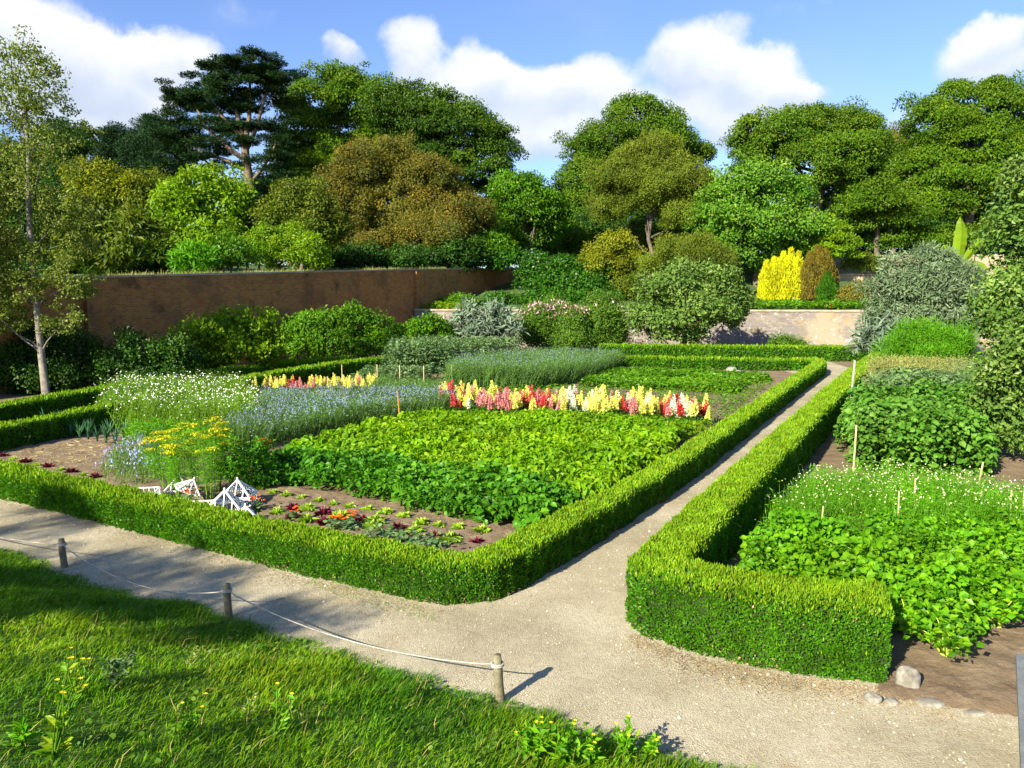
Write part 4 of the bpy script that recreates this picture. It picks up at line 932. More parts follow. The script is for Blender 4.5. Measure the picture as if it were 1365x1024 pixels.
# dill plants
def make_dill(r):
    t = thing('dill_plant', 'dill plant with flat yellow flower heads beside the white cloches', 'dill', (0, 0, 0))
    st = MB(); lf = MB()
    for k in range(8):
        a = r.uniform(0, 2*pi); h = r.uniform(.72, 1.2); x, y = .05*cos(a), .05*sin(a); tx, ty = x+.22*cos(a)*r.random(), y+.22*sin(a)*r.random()
        st.tube(A((x, y, 0), ((x+tx)/2+.02, (y+ty)/2, h*.55), (tx, ty, h)), [.009, .007, .004], 5)
        n = 90; q = r.normal(size=(n, 3))*A(.055, .055, .010)+A(tx, ty, h+.01); q[:, 2] -= 1.2*((q[:, 0]-tx)**2+(q[:, 1]-ty)**2)
        um = MB(); um.disc(q, r.normal(size=(n, 3))*.4+A(0, 0, 1), r.uniform(.009, .017, n), r.random(n)); um.build('blossom', M['yellow_umbel'], t)
        for j in range(8): b_ = q[j*10]; st.bar((tx, ty, h-.09), b_, .004)
        m = 130; z = r.uniform(.25, .92, m)*h; f = z/h
        p = np.stack([x+(tx-x)*f, y+(ty-y)*f, z], 1)+r.normal(size=(m, 3))*A(.05, .05, .02)
        lf.leaf(p, r.normal(size=(m, 3))*A(1, 1, .5)+A(0, 0, .6), rdir(r, m), r.uniform(.08, .17, m), .008, r.random(m))
    st.build('stem', M['fine_stem'], t); lf.build('foliage', M['feather_leaf'], t)
    return t
dills = [(240, 664, 'dill plant in the middle of the row of yellow flower heads'), (280, 668, 'dill plant standing right behind the white cloches'), (262, 655, 'dill plant between and behind the other two tall ones'), (222, 652, 'dill plant behind the white frame at the left'), (205, 640, 'leftmost dill plant with fewer yellow heads'), (290, 655, 'dill plant beside the red poppies')]
for i, (u, v, lab) in enumerate(dills):
    r = rng(); t = make_dill(r); t.location = tuple(G(u, v)); t.rotation_euler.z = i; t.scale = (1, 1, [1.16, 1.22, 1.02, .85, .92, 1.12][i]); t['label'] = lab; t['group'] = 'dill plants behind the box hedge'
# poppies: bushy plant with red flowers
r = rng(); p0 = G(335, 652); pp = thing('poppy_plant', 'bushy dark green plant with red poppies at the corner of the potato bed', 'poppy', p0)
lob = [(p0+A(0, .1, .38), (.36, .36, .36)), (p0+A(.3, .2, .32), (.3, .3, .3)), (p0+A(-.28, .15, .34), (.28, .3, .32)), (p0+A(.12, .2, .62), (.24, .25, .2))]
b, _ = crown_mesh(lob, .085, .16, .8, 1.6, r, droop=.2); b.build('foliage', M['potato_leaf'], pp, p0)
b = MB(); s = MB()
for u, v in ((318, 590), (345, 588), (357, 590), (350, 587)):
    q = P(u, v, p0[1]+.1); s.tube(A(p0+A(0, .1, .3), (q+p0)/2+A(0, 0, .25), q), [.006, .005, .004], 5)
    n = 7; an = np.arange(n)*2*pi/n; dd = np.stack([np.cos(an), np.sin(an), .35+0*an], 1)
    b = MB(); b.leaf(np.tile(q, (n, 1)), dd, A(0, 0, 1)+0*dd, .065, .06, r.random(n), .3); b.build('blossom', M['poppy_petal'], pp, p0)
s.build('stem', M['fine_stem'], pp, p0)

# leeks
def make_leek(r):
    b = MB(); n = 13
    for i in range(n):
        a = r.uniform(0, 2*pi); L = r.uniform(.35, .6); k = np.linspace(0, 1, 6); lean = r.uniform(.15, .5)
        q = np.stack([cos(a)*lean*L*k**1.6, sin(a)*lean*L*k**1.6, L*(k-.35*k**3*lean*2)], 1)
        sd = A(-sin(a), cos(a), 0)*.016
        for j in range(5):
            w0, w1 = (1-k[j]**2)+.05, (1-k[j+1]**2)+.02
            b.add(A(q[j]-sd*w0, q[j]+sd*w0, q[j+1]+sd*w1, q[j+1]-sd*w1), [(0, 1, 2), (0, 2, 3)], r.random())
    return b
r = rng(); lk = []
for i, (u, v) in enumerate([(62, 578), (72, 580), (84, 582), (95, 584), (107, 586), (118, 588), (130, 590), (142, 593), (154, 596), (80, 574), (100, 577), (122, 580), (145, 584), (165, 588), (30+150, 592), (195, 596), (210, 600)]):
    if i < 4:
        o = make_leek(r).build('leek', M['leek_leaf']); tag(o, 'upright blue green leek in the short row beside the strewn straw', 'leek', 'leeks beside the straw'); lk.append(o)
    else:
        o = lk[i % 4].copy(); C.objects.link(o)
    o.location = tuple(G(u, v)); o.rotation_euler = (0, 0, i*1.7); s_ = r.uniform(1.1, 1.5); o.scale = (s_, s_, s_)

# straw on the soil
r = rng(); poly = gp([(5, 600), (130, 588), (150, 604), (110, 622), (10, 618)]); X = sample_poly(r, poly, 420)
b = MB(); p = np.stack([X[:, 0], X[:, 1], r.uniform(.03, .06, 420)], 1)
b.leaf(p, r.normal(size=(420, 3))*A(1, 1, .07)+A(.6, 0, 0), r.normal(size=(420, 3))*.3+A(0, 0, 1), r.uniform(.12, .4, 420), .014, r.random(420), 0)
tag(b.build('straw', M['straw_blade']), 'pale dried straw strewn over bare soil behind the left hedge', 'straw', kind='stuff')

# lettuces
def make_lettuce(r, mat, frilly, R):
    t = thing('lettuce', '', 'lettuce', (0, 0, 0)); b = MB(); hb = MB()
    n = 46 if frilly else 30
    for ring, (cnt, rad, el) in enumerate(((n//2, R, .45), (n//3, R*.85, .85), (n//5+3, R*.7, 1.2))):
        a = np.arange(cnt)*2*pi/cnt+r.uniform(0, 1)+r.normal(size=cnt)*.2
        d = np.stack([np.cos(a)*cos(el), np.sin(a)*cos(el), 0*a+sin(el)], 1)+r.normal(size=(cnt, 3))*.15
        nn = np.stack([-np.cos(a)*sin(el), -np.sin(a)*sin(el), 0*a+cos(el)], 1)+r.normal(size=(cnt, 3))*(.5 if frilly else .2)
        (b if ring < 2 else hb).leaf(np.zeros((cnt, 3))+A(0, 0, .02), d, nn, rad*r.uniform(.8, 1.2, cnt), rad*(.75 if not frilly else .5), np.clip(.25+.25*ring+r.normal(size=cnt)*.18, 0, 1), .3, -.1 if ring else .15)
    b.build('outer_leaf', M[mat], t); hb.build('heart', M[mat], t)
    return t
r = rng()
LP = {'butter': make_lettuce(r, 'lettuce_green', False, .19), 'frill': make_lettuce(r, 'lettuce_green', True, .23), 'red': make_lettuce(r, 'lettuce_red', True, .20)}
used = set()
def put_lettuce(kind, u, v, label, group, s=1.0):
    q = G(u, v); s *= .80
    if kind not in used:
        used.add(kind); o = LP[kind]; o.location = tuple(q); o.rotation_euler.z = u; o.scale = (s, s, s); o['label'] = label; o['group'] = group
    else: o = dup(LP[kind], q, u*1.3, s, label, group)
off = 4.015
for i, (x, y) in enumerate([(22, 60), (100, 80), (168, 95), (255, 108), (340, 125), (420, 140), (510, 155), (600, 172), (700, 192), (792, 210), (895, 245), (980, 255), (1090, 268), (1210, 290)]):
    put_lettuce('butter', 340+x/off, 640+y/off, 'pale green butterhead lettuce in the single row nearest the potato plants', 'butterhead lettuces in a row', r.uniform(.8, 1.1))
for x, y, k in [(115, 190, 'g'), (210, 165, 'r'), (205, 215, 'r'), (282, 172, 'g'), (285, 232, 'g'), (365, 195, 'r'), (375, 248, 'r'), (455, 205, 'g'), (450, 225, 'g'), (563, 225, 'r'), (640, 240, 'g'), (760, 272, 'r'), (855, 287, 'g'), (965, 312, 'r'), (1060, 328, 'g'), (1190, 348, 'r'), (620, 265, 'g'), (1040, 345, 'g')]:
    if k == 'g': put_lettuce('frill', 340+x/off, 640+y/off, 'frilly yellow green lettuce among red ones beside the front hedge', 'frilly green lettuces near the hedge', r.uniform(.8, 1.2))
    else: put_lettuce('red', 340+x/off, 640+y/off, 'dark red frilly lettuce among green ones beside the front hedge', 'red lettuces near the hedge', r.uniform(.8, 1.15))
for i in range(9):
    u = 3+i*15.5; v = 611+i*3.5
    if i % 2 == 0: put_lettuce('red', u, v, 'dark red lettuce in the row between the straw and the left hedge', 'red lettuces by the straw', .95)
    else: put_lettuce('frill', u, v+1, 'small yellow green lettuce in the row between the straw and the left hedge', 'green lettuces by the straw', .7)

# nasturtiums: orange flower clumps
def nasturtium(u, v, n, R, lab, flowers=True):
    r = rng(); q = G(u, v); t = thing('nasturtium_plant', lab, 'nasturtium', q, 'nasturtiums at the back of the front hedge')
    k = n*5; o = r.normal(size=(k, 3))*A(R, R, 0)*.6; b = MB()
    p = q+o+A(0, 0, 1)*r.uniform(.05, .2, k)[:, None]
    b.disc(p, r.normal(size=(k, 3))*.4+A(0, 0, 1), r.uniform(.025, .045, k), r.random(k), 6); b.build('foliage', M['bean_grey_leaf'], t, q)
    if flowers:
        for _ in range(n):
            b = MB(); c = q+r.normal(size=3)*A(R*.5, R*.5, .015)+A(0, 0, .22+r.uniform(-.03, .05)); an = np.arange(5)*2*pi/5; dd = np.stack([np.cos(an), np.sin(an)-.3, .5+0*an], 1)
            b.leaf(np.tile(c, (5, 1)), dd, A(0, 0, 1)+0*dd, .038, .038, r.random(5), .3); b.build('blossom', M['orange_petal'], t, q)
for a in ((449, 709, 9, .12, 'orange nasturtium at the front of the lettuces by the hedge'), (463, 709, 8, .10, 'orange nasturtium just right of its brighter twin by the red lettuces'), (341, 684, 9, .12, 'orange nasturtium beside the small white cloche'),
          (252, 674, 9, .12, 'orange nasturtium left of the white cloches'), (394, 698, 6, .09, 'small orange nasturtium under the dark red lettuce'), (470, 704, 5, .07, 'tiny orange nasturtium beside a red lettuce')): nasturtium(*a)
for a in ((505, 722, 26, .28, 'grey green flowerless nasturtium clump against the hedge'), (535, 726, 20, .24, 'grey green leaf clump at the middle of the hedge edge'), (575, 736, 26, .26, 'grey green leaf clump nearest the hedge corner')): nasturtium(*a, flowers=False)

# snapdragons
def make_snap(r, mat, h):
    t = thing('snapdragon', '', 'snapdragon', (0, 0, 0)); fo = MB(); n = 70
    p = r.normal(size=(n, 3))*A(.075, .075, 0)+A(0, 0, 1)*r.uniform(.0, h*.55, n)[:, None]
    fo.leaf(p, r.normal(size=(n, 3))*A(1, 1, .4)+A(0, 0, .5), rdir(r, n)+A(0, 0, .6), r.uniform(.07, .13, n), .028, r.random(n))
    fo.tube(A((0, 0, 0), (0, 0, h*.6)), [.012, .01], 5); fo.build('foliage', M['snap_leaf'], t)
    for k in range(3):
        sp = MB(); ox, oy = r.normal(size=2)*.055 if k else (0, 0); hh = h*(1 if k == 0 else r.uniform(.72, .92)); z0 = hh*.44; m = 80
        z = r.uniform(0, 1, m); rad = .082*(1-z**1.15)+.008; a = r.uniform(0, 2*pi, m)
        o = np.stack([np.cos(a), np.sin(a), 0*a], 1); q = o*rad[:, None]*.6+A(ox, oy, 0)+A(0, 0, 1)*(z0+z*(hh-z0))[:, None]
        sp.leaf(q, o+A(0, 0, .5)+r.normal(size=(m, 3))*.3, A(0, 0, .8)+o*.4+r.normal(size=(m, 3))*.4, .075*(1.1-.6*z), .068*(1.1-.6*z), np.clip(.5+r.normal(size=m)*.22, 0, 1), .3)
        sp.build('flower_spike', M[mat], t)
    return t
r = rng(); SN = {}
for c, m_, h_ in (('red', 'snap_red', .84), ('yellow', 'snap_yellow', .92), ('pink', 'snap_pink', .82), ('white', 'snap_white', .95), ('crimson', 'snap_crimson', .86)):
    SN[c] = [make_snap(r, m_, h_), make_snap(r, m_, h_*.93)]
sused = set()
def put_snap(c, q, s, label, group):
    k = int(r.integers(0, 2)); key = (c, k)
    if key not in sused:
        sused.add(key); o = SN[c][k]; o.location = tuple(q); o.scale = (s, s, s); o['label'] = label; o['group'] = group
    else:
        o = dup(SN[c][k], q, r.uniform(0, 6), s, label, group); o.rotation_euler[0] = r.normal()*.09; o.rotation_euler[1] = r.normal()*.09
words_ = {'red': 'coral red', 'yellow': 'pale yellow', 'pink': 'soft pink', 'white': 'creamy white', 'crimson': 'deep crimson'}
def snap_row(a, b, depth, n, probs, where, grp):
    cur = None
    for i in range(n):
        f = (i+r.uniform(.1, .9))/n; q = a+(b-a)*f+A(-.1, 1, 0)*r.uniform(0, depth)
        if cur is None or r.random() < .52:
            pr = np.array(probs(f)); cur = ['red', 'yellow', 'pink', 'white', 'crimson'][int(r.choice(5, p=pr/pr.sum()))]
        put_snap(cur, q, r.uniform(.68, 1.12)*(.68 if 'left' in grp else .92), f'{words_[cur]} snapdragon in the {where}', f'{words_[cur]} snapdragons in the {grp}')
snap_row(G(588, 552), G(958, 573), 2.3, 190, lambda f: (.34, .47, .15, .06+.14*(f > .5), .03+.5*(f > .93)), 'bright row behind the bean canopy', 'right row')
snap_row(G(332, 526), G(500, 524), 1.6, 76, lambda f: (.12, .72, .12, .06, .02), 'row beyond the white daisies', 'left row')

# right hand bed
big_poly = gp([(1112, 600), (1128, 628), (1200, 640), (1310, 652), (1345, 600), (1320, 560), (1190, 548), (1130, 566)])
canopy('squash_foliage', 'large leaved green squash plants right of the path hedge', 'vegetable crop', big_poly, 1.25, 1250, .125, .10, 'squash_leaf', near=True, bump=.34, bf=1.3, edge=.35, low=.05, zvar=.5, rshift=.22)
canopy('broad_bean_foliage', 'grey green leafy tops at the back of the squash plants', 'vegetable crop', gp([(1122, 572), (1180, 580), (1290, 585), (1310, 560), (1190, 545), (1140, 552)]), 1.45, 330, .15, .09, 'bean_grey_leaf', bump=.2, bf=1.2, edge=.3, low=.4)
stems('grain_stand', 'pale straw coloured grain stalks behind the squash plants', 'grain', gp([(1150, 540), (1290, 548), (1300, 525), (1160, 518)]), 1.35, 260, 'grain_leaf', 'leaf', 'grain_leaf', .03, .6, .008, .12, 1, .15)
stems('grass_stand', 'grey green arching grass beside the apple tree', 'grass', gp([(1250, 560), (1330, 580), (1340, 540), (1265, 530)]), 1.7, 170, 'bean_grey_leaf', None, w=.014, lean=.3, leafy=3)
canopy('herb_foliage', 'green leafy filler below the asparagus at the far hedge corner', 'herbs', gp([(1170, 520), (1300, 530), (1320, 505), (1180, 498)]), 1.0, 160, .20, .10, 'celery_leaf', bump=.3)
stems('feverfew_stand', 'creamy white feverfew flowers between the squash and celery', 'flowers', gp([(1034, 650, .5), (1000, 690, .45), (1110, 716), (1250, 722), (1390, 735), (1400, 690), (1290, 662), (1180, 652), (1080, 655)]), .62, 330, 'feather_leaf', 'disc', 'cream_petal', .012, .24, .005, .2, 3, .2)
celery_poly = gp([(968, 772, .45), (1040, 800), (1190, 850), (1215, 868), (1290, 872), (1345, 845), (1450, 830), (1450, 735), (1300, 728), (1120, 726), (1030, 700, .2), (988, 692, .5)])
canopy('celery_foliage', 'bright green celery leaves filling the right bed beyond the square hedge end', 'celery crop', celery_poly, .62, 1500, .078, .070, 'celery_leaf', near=True, rows=(.22, .97, .6), bump=.42, bf=2.7, edge=.55, low=.1, zvar=.4)
bush_px = [(1262, 878, .36, 'single bright celery plant standing forward on the bare soil'), (1330, 838, .34, 'celery plant with bare pale stalks by the grey slab'), (1212, 852, .28, 'celery plant tucked behind the square hedge end')]
for u, v, R, lab in bush_px:
    r = rng(); q = G(u, v); t = thing('celery_plant', lab, 'celery', q, 'celery plants at the front of the right bed'); s = MB(); b = MB()
    for k in range(16):
        a = r.uniform(0, 2*pi); hh = r.uniform(.22, .5); tip = q+A(cos(a)*R*r.uniform(.3, 1), sin(a)*R*r.uniform(.3, 1), hh)
        s.tube(A(q+A(cos(a)*.03, sin(a)*.03, 0), (q+tip)/2+A(0, 0, .08), tip), [.010, .008, .004], 5, rnd=.8)
        n = 22; p = tip+r.normal(size=(n, 3))*A(.07, .07, .04)
        b.leaf(p, r.normal(size=(n, 3))*A(1, 1, .4), r.normal(size=(n, 3))*.4+A(0, -.2, 1), r.uniform(.06, .10, n), .07, r.random(n), .25)
    s.build('stalk', M['lettuce_green'], t, q); b.build('foliage', M['celery_leaf'], t, q)

# ============================================================ GRASS ON THE BANK
r = rng(); b = MB(); NB = 230000
u_ = r.random(NB*3); t = -8+26*r.random(NB*3); s = -.12+6.2*u_**1.25
x = E0[0]+ET[0]*t+EN[0]*s; y = E0[1]+ET[1]*t+EN[1]*s
k = (y > 1.8) & (np.abs(x)/np.maximum(y, .1) < 1.5); x, y, t, s = [q[k][:NB] for q in (x, y, t, s)]
k = s > bank_wob(t)-.05+.10*(r.random(len(s))-.5); x, y = x[k], y[k]; s = s[k]
n = len(x); p = np.stack([x, y, bank_z(x, y)-.01], 1)
cl = vnoise(p, 1.7, 3)*.6+vnoise(p, 5.5, 4)*.4
Lb = (.035+.15*cl**1.7)*r.uniform(.55, 1.35, n)
dist = np.linalg.norm(p-A(0, 0, H), axis=1)
b.blade(p, unit(A(.25, .05, 1)+r.normal(size=(n, 3))*.32), r.normal(size=(n, 3))*.4+A(.45, .2, -.15), Lb, np.maximum(.0042, .0010*dist)*r.uniform(.7, 1.4, n), np.clip(r.beta(2, 2.4, n)*.75+.08+(vnoise(p, .9, 6)-.5)*.55, 0, 1))
tag(b.build('grass', M['grass_blade']), 'long sunlit grass on the bank sloping to the path', 'grass', kind='stuff')
r = rng(); nc = 9000; k = r.choice(n, nc); k = k[vnoise(p[k], 1.3, 21) > .52]; nc = len(k); bc = MB(); hgt = r.uniform(.03, .08, nc)
bc.disc(p[k]+np.stack([0*hgt, 0*hgt, hgt], 1), r.normal(size=(nc, 3))*.45+A(0, 0, 1), r.uniform(.010, .022, nc), r.random(nc), 6)
tag(bc.build('clover', M['herb_leaf']), 'patches of small round clover leaves among the bank grass', 'clover', kind='stuff')
# drier stems
r = rng(); n2 = 2600; k = r.choice(n, n2); b = MB()
b.blade(p[k], unit(A(.3, .05, 1)+r.normal(size=(n2, 3))*.3), r.normal(size=(n2, 3))*.4+A(.4, .2, -.2), r.uniform(.08, .22, n2), .005, r.random(n2))
tag(b.build('dry_grass', M['dry_grass']), 'scattered dry straw coloured grass stems on the bank', 'dry grass', kind='stuff')
# grass tufts along the top of the brick wall
r = rng(); n3 = 5200; tt = r.uniform(-34, 20, n3); q = W0[None]+WD[None]*tt[:, None]+WN[None]*r.uniform(.15, .8, n3)[:, None]; q[:, 2] = wall_top(tt)-.05
k = vnoise(q, .5, 7) > .38; q = q[k]; b = MB()
b.blade(q, unit(A(0, 0, 1)+r.normal(size=q.shape)*.4), r.normal(size=q.shape)*.5, r.uniform(.08, .28, len(q)), .022, r.random(len(q)))
tag(b.build('dry_grass', M['grain_leaf']), 'dry tufted grass along the top of the brick wall', 'dry grass', kind='stuff')

# weeds on the bank
def weed(name, u, v, h, lab, cat, flowers, leaves, spread=.14, mat='celery_leaf', leafL=.09):
    r = rng(); q = GB(u, v); t = thing(name, lab, cat, q); s = MB(); lf = MB()
    for k in range(max(3, flowers)):
        a = r.uniform(0, 2*pi); hh = h*r.uniform(.6, 1.05); tip = q+A(cos(a)*spread*r.uniform(.2, 1)+.06, sin(a)*spread*r.uniform(.2, 1), hh)
        s.tube(A(q, (q+tip)/2+r.normal(size=3)*.02, tip), [.006, .005, .003], 5)
        if flowers:
            for j in range(0 if r.random() < .12 else 1):
                c = tip+r.normal(size=3)*A(.025, .025, .015); an = np.arange(6)*pi/3; dd = np.stack([np.cos(an), np.sin(an), .4+0*an], 1)
                f = MB(); f.leaf(np.tile(c, (6, 1)), dd, A(0, 0, 1)+0*dd, .018, .014, r.random(6)); f.build('blossom', M['yellow_petal'], t, q)
        m = leaves; z = r.uniform(.05, .95, m); p = q+(tip-q)*z[:, None]
        lf.leaf(p, r.normal(size=(m, 3))*A(1, 1, .3)+A(0, 0, .45), r.normal(size=(m, 3))*.5+A(0, 0, 1), leafL*r.uniform(.5, 1.3, m)*(1.2-.6*z), leafL*.35, r.random(m), .2)
    s.build('stem', M['fine_stem'], t, q); lf.build('foliage', M[mat], t, q)
for a in ((70, 1020, .55, 'tall yellow flowered ragwort at the lower left of the bank', 'ragwort', 9, 10, .2, 'grass_blade', .10), (365, 985, .38, 'small ragwort with two yellow heads in the middle of the bank', 'ragwort', 3, 9), (245, 985, .30, 'small yellow flowered ragwort right of the tall ragwort', 'ragwort', 4, 8),
          (250, 890, .26, 'wispy seeding weed in the shade band of the bank', 'weed', 0, 16, .1, 'grain_leaf', .05), (330, 960, .28, 'pale wispy weed left of the middle ragwort', 'weed', 0, 14, .08, 'grain_leaf', .05), (100, 930, .35, 'ragwort with faded heads beside the leafy thistle', 'ragwort', 6, 8, .16, 'grass_blade', .07)): weed('ragwort' if a[5] else 'weed', *a)
for a in ((150, 915, .26, 'pale leafy thistle clump casting a long shadow on the bank', 'thistle', 0, 34, .16, 'bean_grey_leaf', .11), (30, 1000, .2, 'low leafy dock at the lower left edge', 'weed', 0, 20, .12, 'celery_leaf', .1)): weed('thistle' if 'thistle' in a[3] else 'weed', *a)
for i, a in enumerate(((705, 1016, .34, 'leftmost of the leafy sow thistles along the bottom edge', 7), (745, 1020, .30, 'second sow thistle from the left at the bottom edge', 5), (790, 1018, .28, 'sow thistle in the middle of the bottom clump', 4), (830, 1012, .30, 'sow thistle with two yellow heads beside the path', 5), (858, 1008, .20, 'low sow thistle reaching over the path edge', 3))):
    weed('sow_thistle', a[0], a[1], a[2], a[3], 'sow thistle', a[4], 26, .17, 'celery_leaf', .10)

# ============================================================ POSTS AND ROPES
def post(u, v, h, lab, lean=0):
    q = G(u, v); q[2] = max(0, float(bank_z([q[0]], [q[1]])[0]))-.02
    t = thing('rope_post', lab, 'post', q, 'short wooden posts with a rope'); b = MB(); r = rng()
    zz = np.linspace(-.1, h, 7); b.tube(np.stack([q[0]-lean*zz/h+.003*np.sin(zz*20), q[1]+0*zz, q[2]+zz], 1), [.043, .043, .042, .042, .043, .042, .036], 12); b.build('stake', WOOD, t, q)
    c = MB(); an = np.linspace(0, 2*pi, 15); R = .052
    for k in (0, .016): c.tube(np.stack([q[0]-lean*.8+R*np.cos(an), q[1]+R*np.sin(an), q[2]+h*.80+k+0*an], 1), .009, 6, cap=False)
    c.build('rope_loop', ROPE, t, q)
    return A(q[0]-lean*.8, q[1], q[2]+h*.80)
K0 = post(-140, 712, .44, 'leftmost rope post beyond the edge of the view')
K1 = post(86, 757, .42, 'leftmost visible rope post at the edge of the grass bank', .02)
K2 = post(305, 824, .42, 'middle rope post, dark topped, at the shaded path edge', .01)
K3 = post(667, 936, .46, 'nearest rope post, lit olive wood, with its shadow on the path', .03)
def rope(a, b, sag, lab):
    t = np.linspace(0, 1, 26); q = a+(b-a)*t[:, None]; q[:, 2] -= sag*4*t*(1-t); r = rng()
    q[:, 2] = np.maximum(q[:, 2], np.maximum(.02, bank_z(q[:, 0], q[:, 1])+.03))
    d = (b-a)/np.linalg.norm(b-a); q[0] += d*.05; q[-1] -= d*.05
    tag(MB().tube(q, .0065, 6).build('rope', ROPE, origin=q[0]), lab, 'rope', 'ropes slung between the posts')
rope(K0, K1, .10, 'pale rope running off the left edge from the leftmost post')
rope(K1, K2, .24, 'pale rope sagging between the two farther posts')
rope(K2, K3, .17, 'pale rope sagging between the middle post and the nearest post')

# ============================================================ CLOCHES
def cloche(u, v, w, hb, hp, rot, lab, lid=True, panes=4, base=True, tilt=0, z=0.03):
    q = G(u, v); t = thing('lantern_cloche' if lid else 'cloche_frame', lab, 'cloche', A(q[0], q[1], z)); t.rotation_euler = (0, tilt, rot)
    hw = w/2; f = MB(); gl = MB(); k = .020
    cs = [A(-hw, -hw, 0), A(hw, -hw, 0), A(hw, hw, 0), A(-hw, hw, 0)]
    if base:
        for i in range(4):
            a, b_ = cs[i], cs[(i+1) % 4]
            f.bar(a, a+A(0, 0, hb), k); f.bar(a+A(0, 0, .01), b_+A(0, 0, .01), k*.9); f.bar(a+A(0, 0, hb), b_+A(0, 0, hb), k)
            for j in range(1, panes): c = a+(b_-a)*j/panes; f.bar(c, c+A(0, 0, hb), k*.6)
            gl.add(A(a, b_, b_+A(0, 0, hb), a+A(0, 0, hb)), [(0, 1, 2), (0, 2, 3)])
        f.build('base_frame', WHITEP, t); gl.build('glass', GLASS, t)
    if lid:
        f = MB(); gl = MB(); z0 = (hb if base else 0)+.022; ap = A(0, 0, z0+hp); hw *= 1.03
        cs = [A(-hw, -hw, z0), A(hw, -hw, z0), A(hw, hw, z0), A(-hw, hw, z0)]
        for i in range(4):
            a, b_ = cs[i], cs[(i+1) % 4]
            f.bar(a, b_, .026); f.bar(a, ap, .024)
            for j in range(1, panes):
                s = j/panes; c = a+(b_-a)*s; hgt = 1-abs(2*s-1); e = c+(ap-(a+b_)/2)*hgt; f.bar(c, e, .015)
            gl.add(A(a, b_, ap), [(0, 1, 2)])
        L = f.build('lid_frame', WHITEP, t); gl.build('lid_glass', GLASS, t)
        kb = MB(); kb.tube(A(ap-A(0, 0, .01), ap+A(0, 0, .03), ap+A(0, 0, .05)), [.012, .018, .010], 8); kb.build('knob', WHITEP, t)
    return t
cloche(301, 691, .50, .14, .27, .22, 'front white glazed lantern cloche with a pointed lid beside the hedge')
cloche(318, 674, .50, .14, .26, .1, 'white glazed lantern cloche standing behind the front one')
cloche(328, 698, .24, .10, .13, .4, 'smallest white cloche, just its peak over the hedge')
cloche(268, 690, .36, .20, 0, .22, 'open white cloche frame without a lid, left of the front cloche', lid=False)
cloche(196, 668, .36, .17, 0, .22, 'open white cloche frame farthest left under the dill', lid=False, panes=4)
cloche(250, 668, .40, 0, .22, .5, 'white cloche lid lying tilted among the dill stems', base=False, tilt=.5, z=.16)
cloche(240, 656, .44, 0, .24, .2, 'greyish cloche lid half hidden among the dill stalks', base=False, z=.05)

# ============================================================ STAKES, BIN, STONES, SLAB
def stake(u, v, h, rad, mat, lab, grp=None, lean=(0, 0), cat='stake', flat=False):
    q = G(u, v); b = MB(); top = q+A(lean[0], lean[1], h)
    if flat: b.bar(q-A(0, 0, .1), top, rad*2.4, rad)
    else: b.tube(A(q-A(0, 0, .1), (q+top)/2+A(.006, 0, 0), top), [rad, rad*.95, rad*.85], 8)
    tag(b.build('garden_stake', mat, origin=q), lab, cat, grp)
stake(534, 566, .95, .022, ORANGEW, 'orange painted wooden stake at the edge of the bean canopy', lean=(-.08, 0), flat=True)
SG = 'stakes in the vegetable beds'
for a in ((1131, 560, 1.75, .035, PALEW, 'tall pale weathered stake standing at the far side of the path hedge', (.10, 0)), (1137, 630, .98, .020, CANE, 'thin cane in front of the squash plants', (.02, 0)),
          (1090, 735, .66, .012, CANE, 'short leaning cane sticking out of the celery leaves', (.05, 0)), (1195, 715, .70, .012, CANE, 'short upright cane in the feverfew flowers', (0, 0)), (1217, 690, .66, .012, CANE, 'lone cane at the middle back of the feverfew', (0, 0)),
          (1302, 655, .55, .018, CANE, 'leaning cane below the apple tree branches', (.08, 0)), (1306, 690, .45, .014, CANE, 'short cane low by the apple tree shade', (0, 0)), (1345, 698, .55, .014, CANE, 'thin cane second from the right edge', (0, 0)), (1360, 705, .85, .022, CANE, 'tall cane at the right edge by the apple tree', (.04, 0))):
    stake(*a[:6], SG, a[6])
for u, v, h, lab in ((456, 508, .7, 'leftmost pale peg behind the left snapdragons'), (503, 512, .8, 'pale peg before the left end of the broad beans'), (533, 513, .8, 'pale peg in the middle of the broad bean row'), (565, 514, .8, 'pale peg at the right of the broad bean row'), (602, 516, .9, 'pale peg left of the lavender mass'), (1062, 492, .6, 'thin yellow peg in the inner corner of the cross hedge')):
    stake(u, v, h, .02, CANE, lab, 'pegs behind the snapdragons')
# plant labels by the far wall
for u, v, lab in ((987, 466, 'left white plant label before the stone wall'), (1053, 468, 'white plant label above the small round bush'), (1130, 470, 'white plant label leaning near the hedge corner')):
    q = G(u, v); t = thing('plant_label', lab, 'plant label', q, 'white plant labels by the stone wall'); MB().bar((0, 0, -.1), (0, .02, .75), .03).build('peg', PALEW, t)
    MB().box((0, -.03, .78), (.42, .02, .11)).build('plate', WHITEP, t)
# slatted bin
q = G(606, 468); q[1] = 50.0; q[0] = (606-CX)/F*50; t = thing('slatted_bin', 'dark slatted wooden bin in front of the terrace wall', 'bin', (q[0], q[1], 0)); b = MB()
for k in range(8):
    MB().box((-.7+k*.2, -.55, .9), (.09, .04, 1.8)).build('slat', DARKW, t); 
for z in (.3, 1.2): MB().box((0, -.51, z), (1.5, .04, .10)).build('rail', DARKW, t)
for sx in (-.78, .78): MB().box((sx, 0, .9), (.05, 1.1, 1.8)).build('side_panel', DARKW, t)
MB().box((0, .53, .9), (1.5, .05, 1.8)).build('back_panel', DARKW, t)
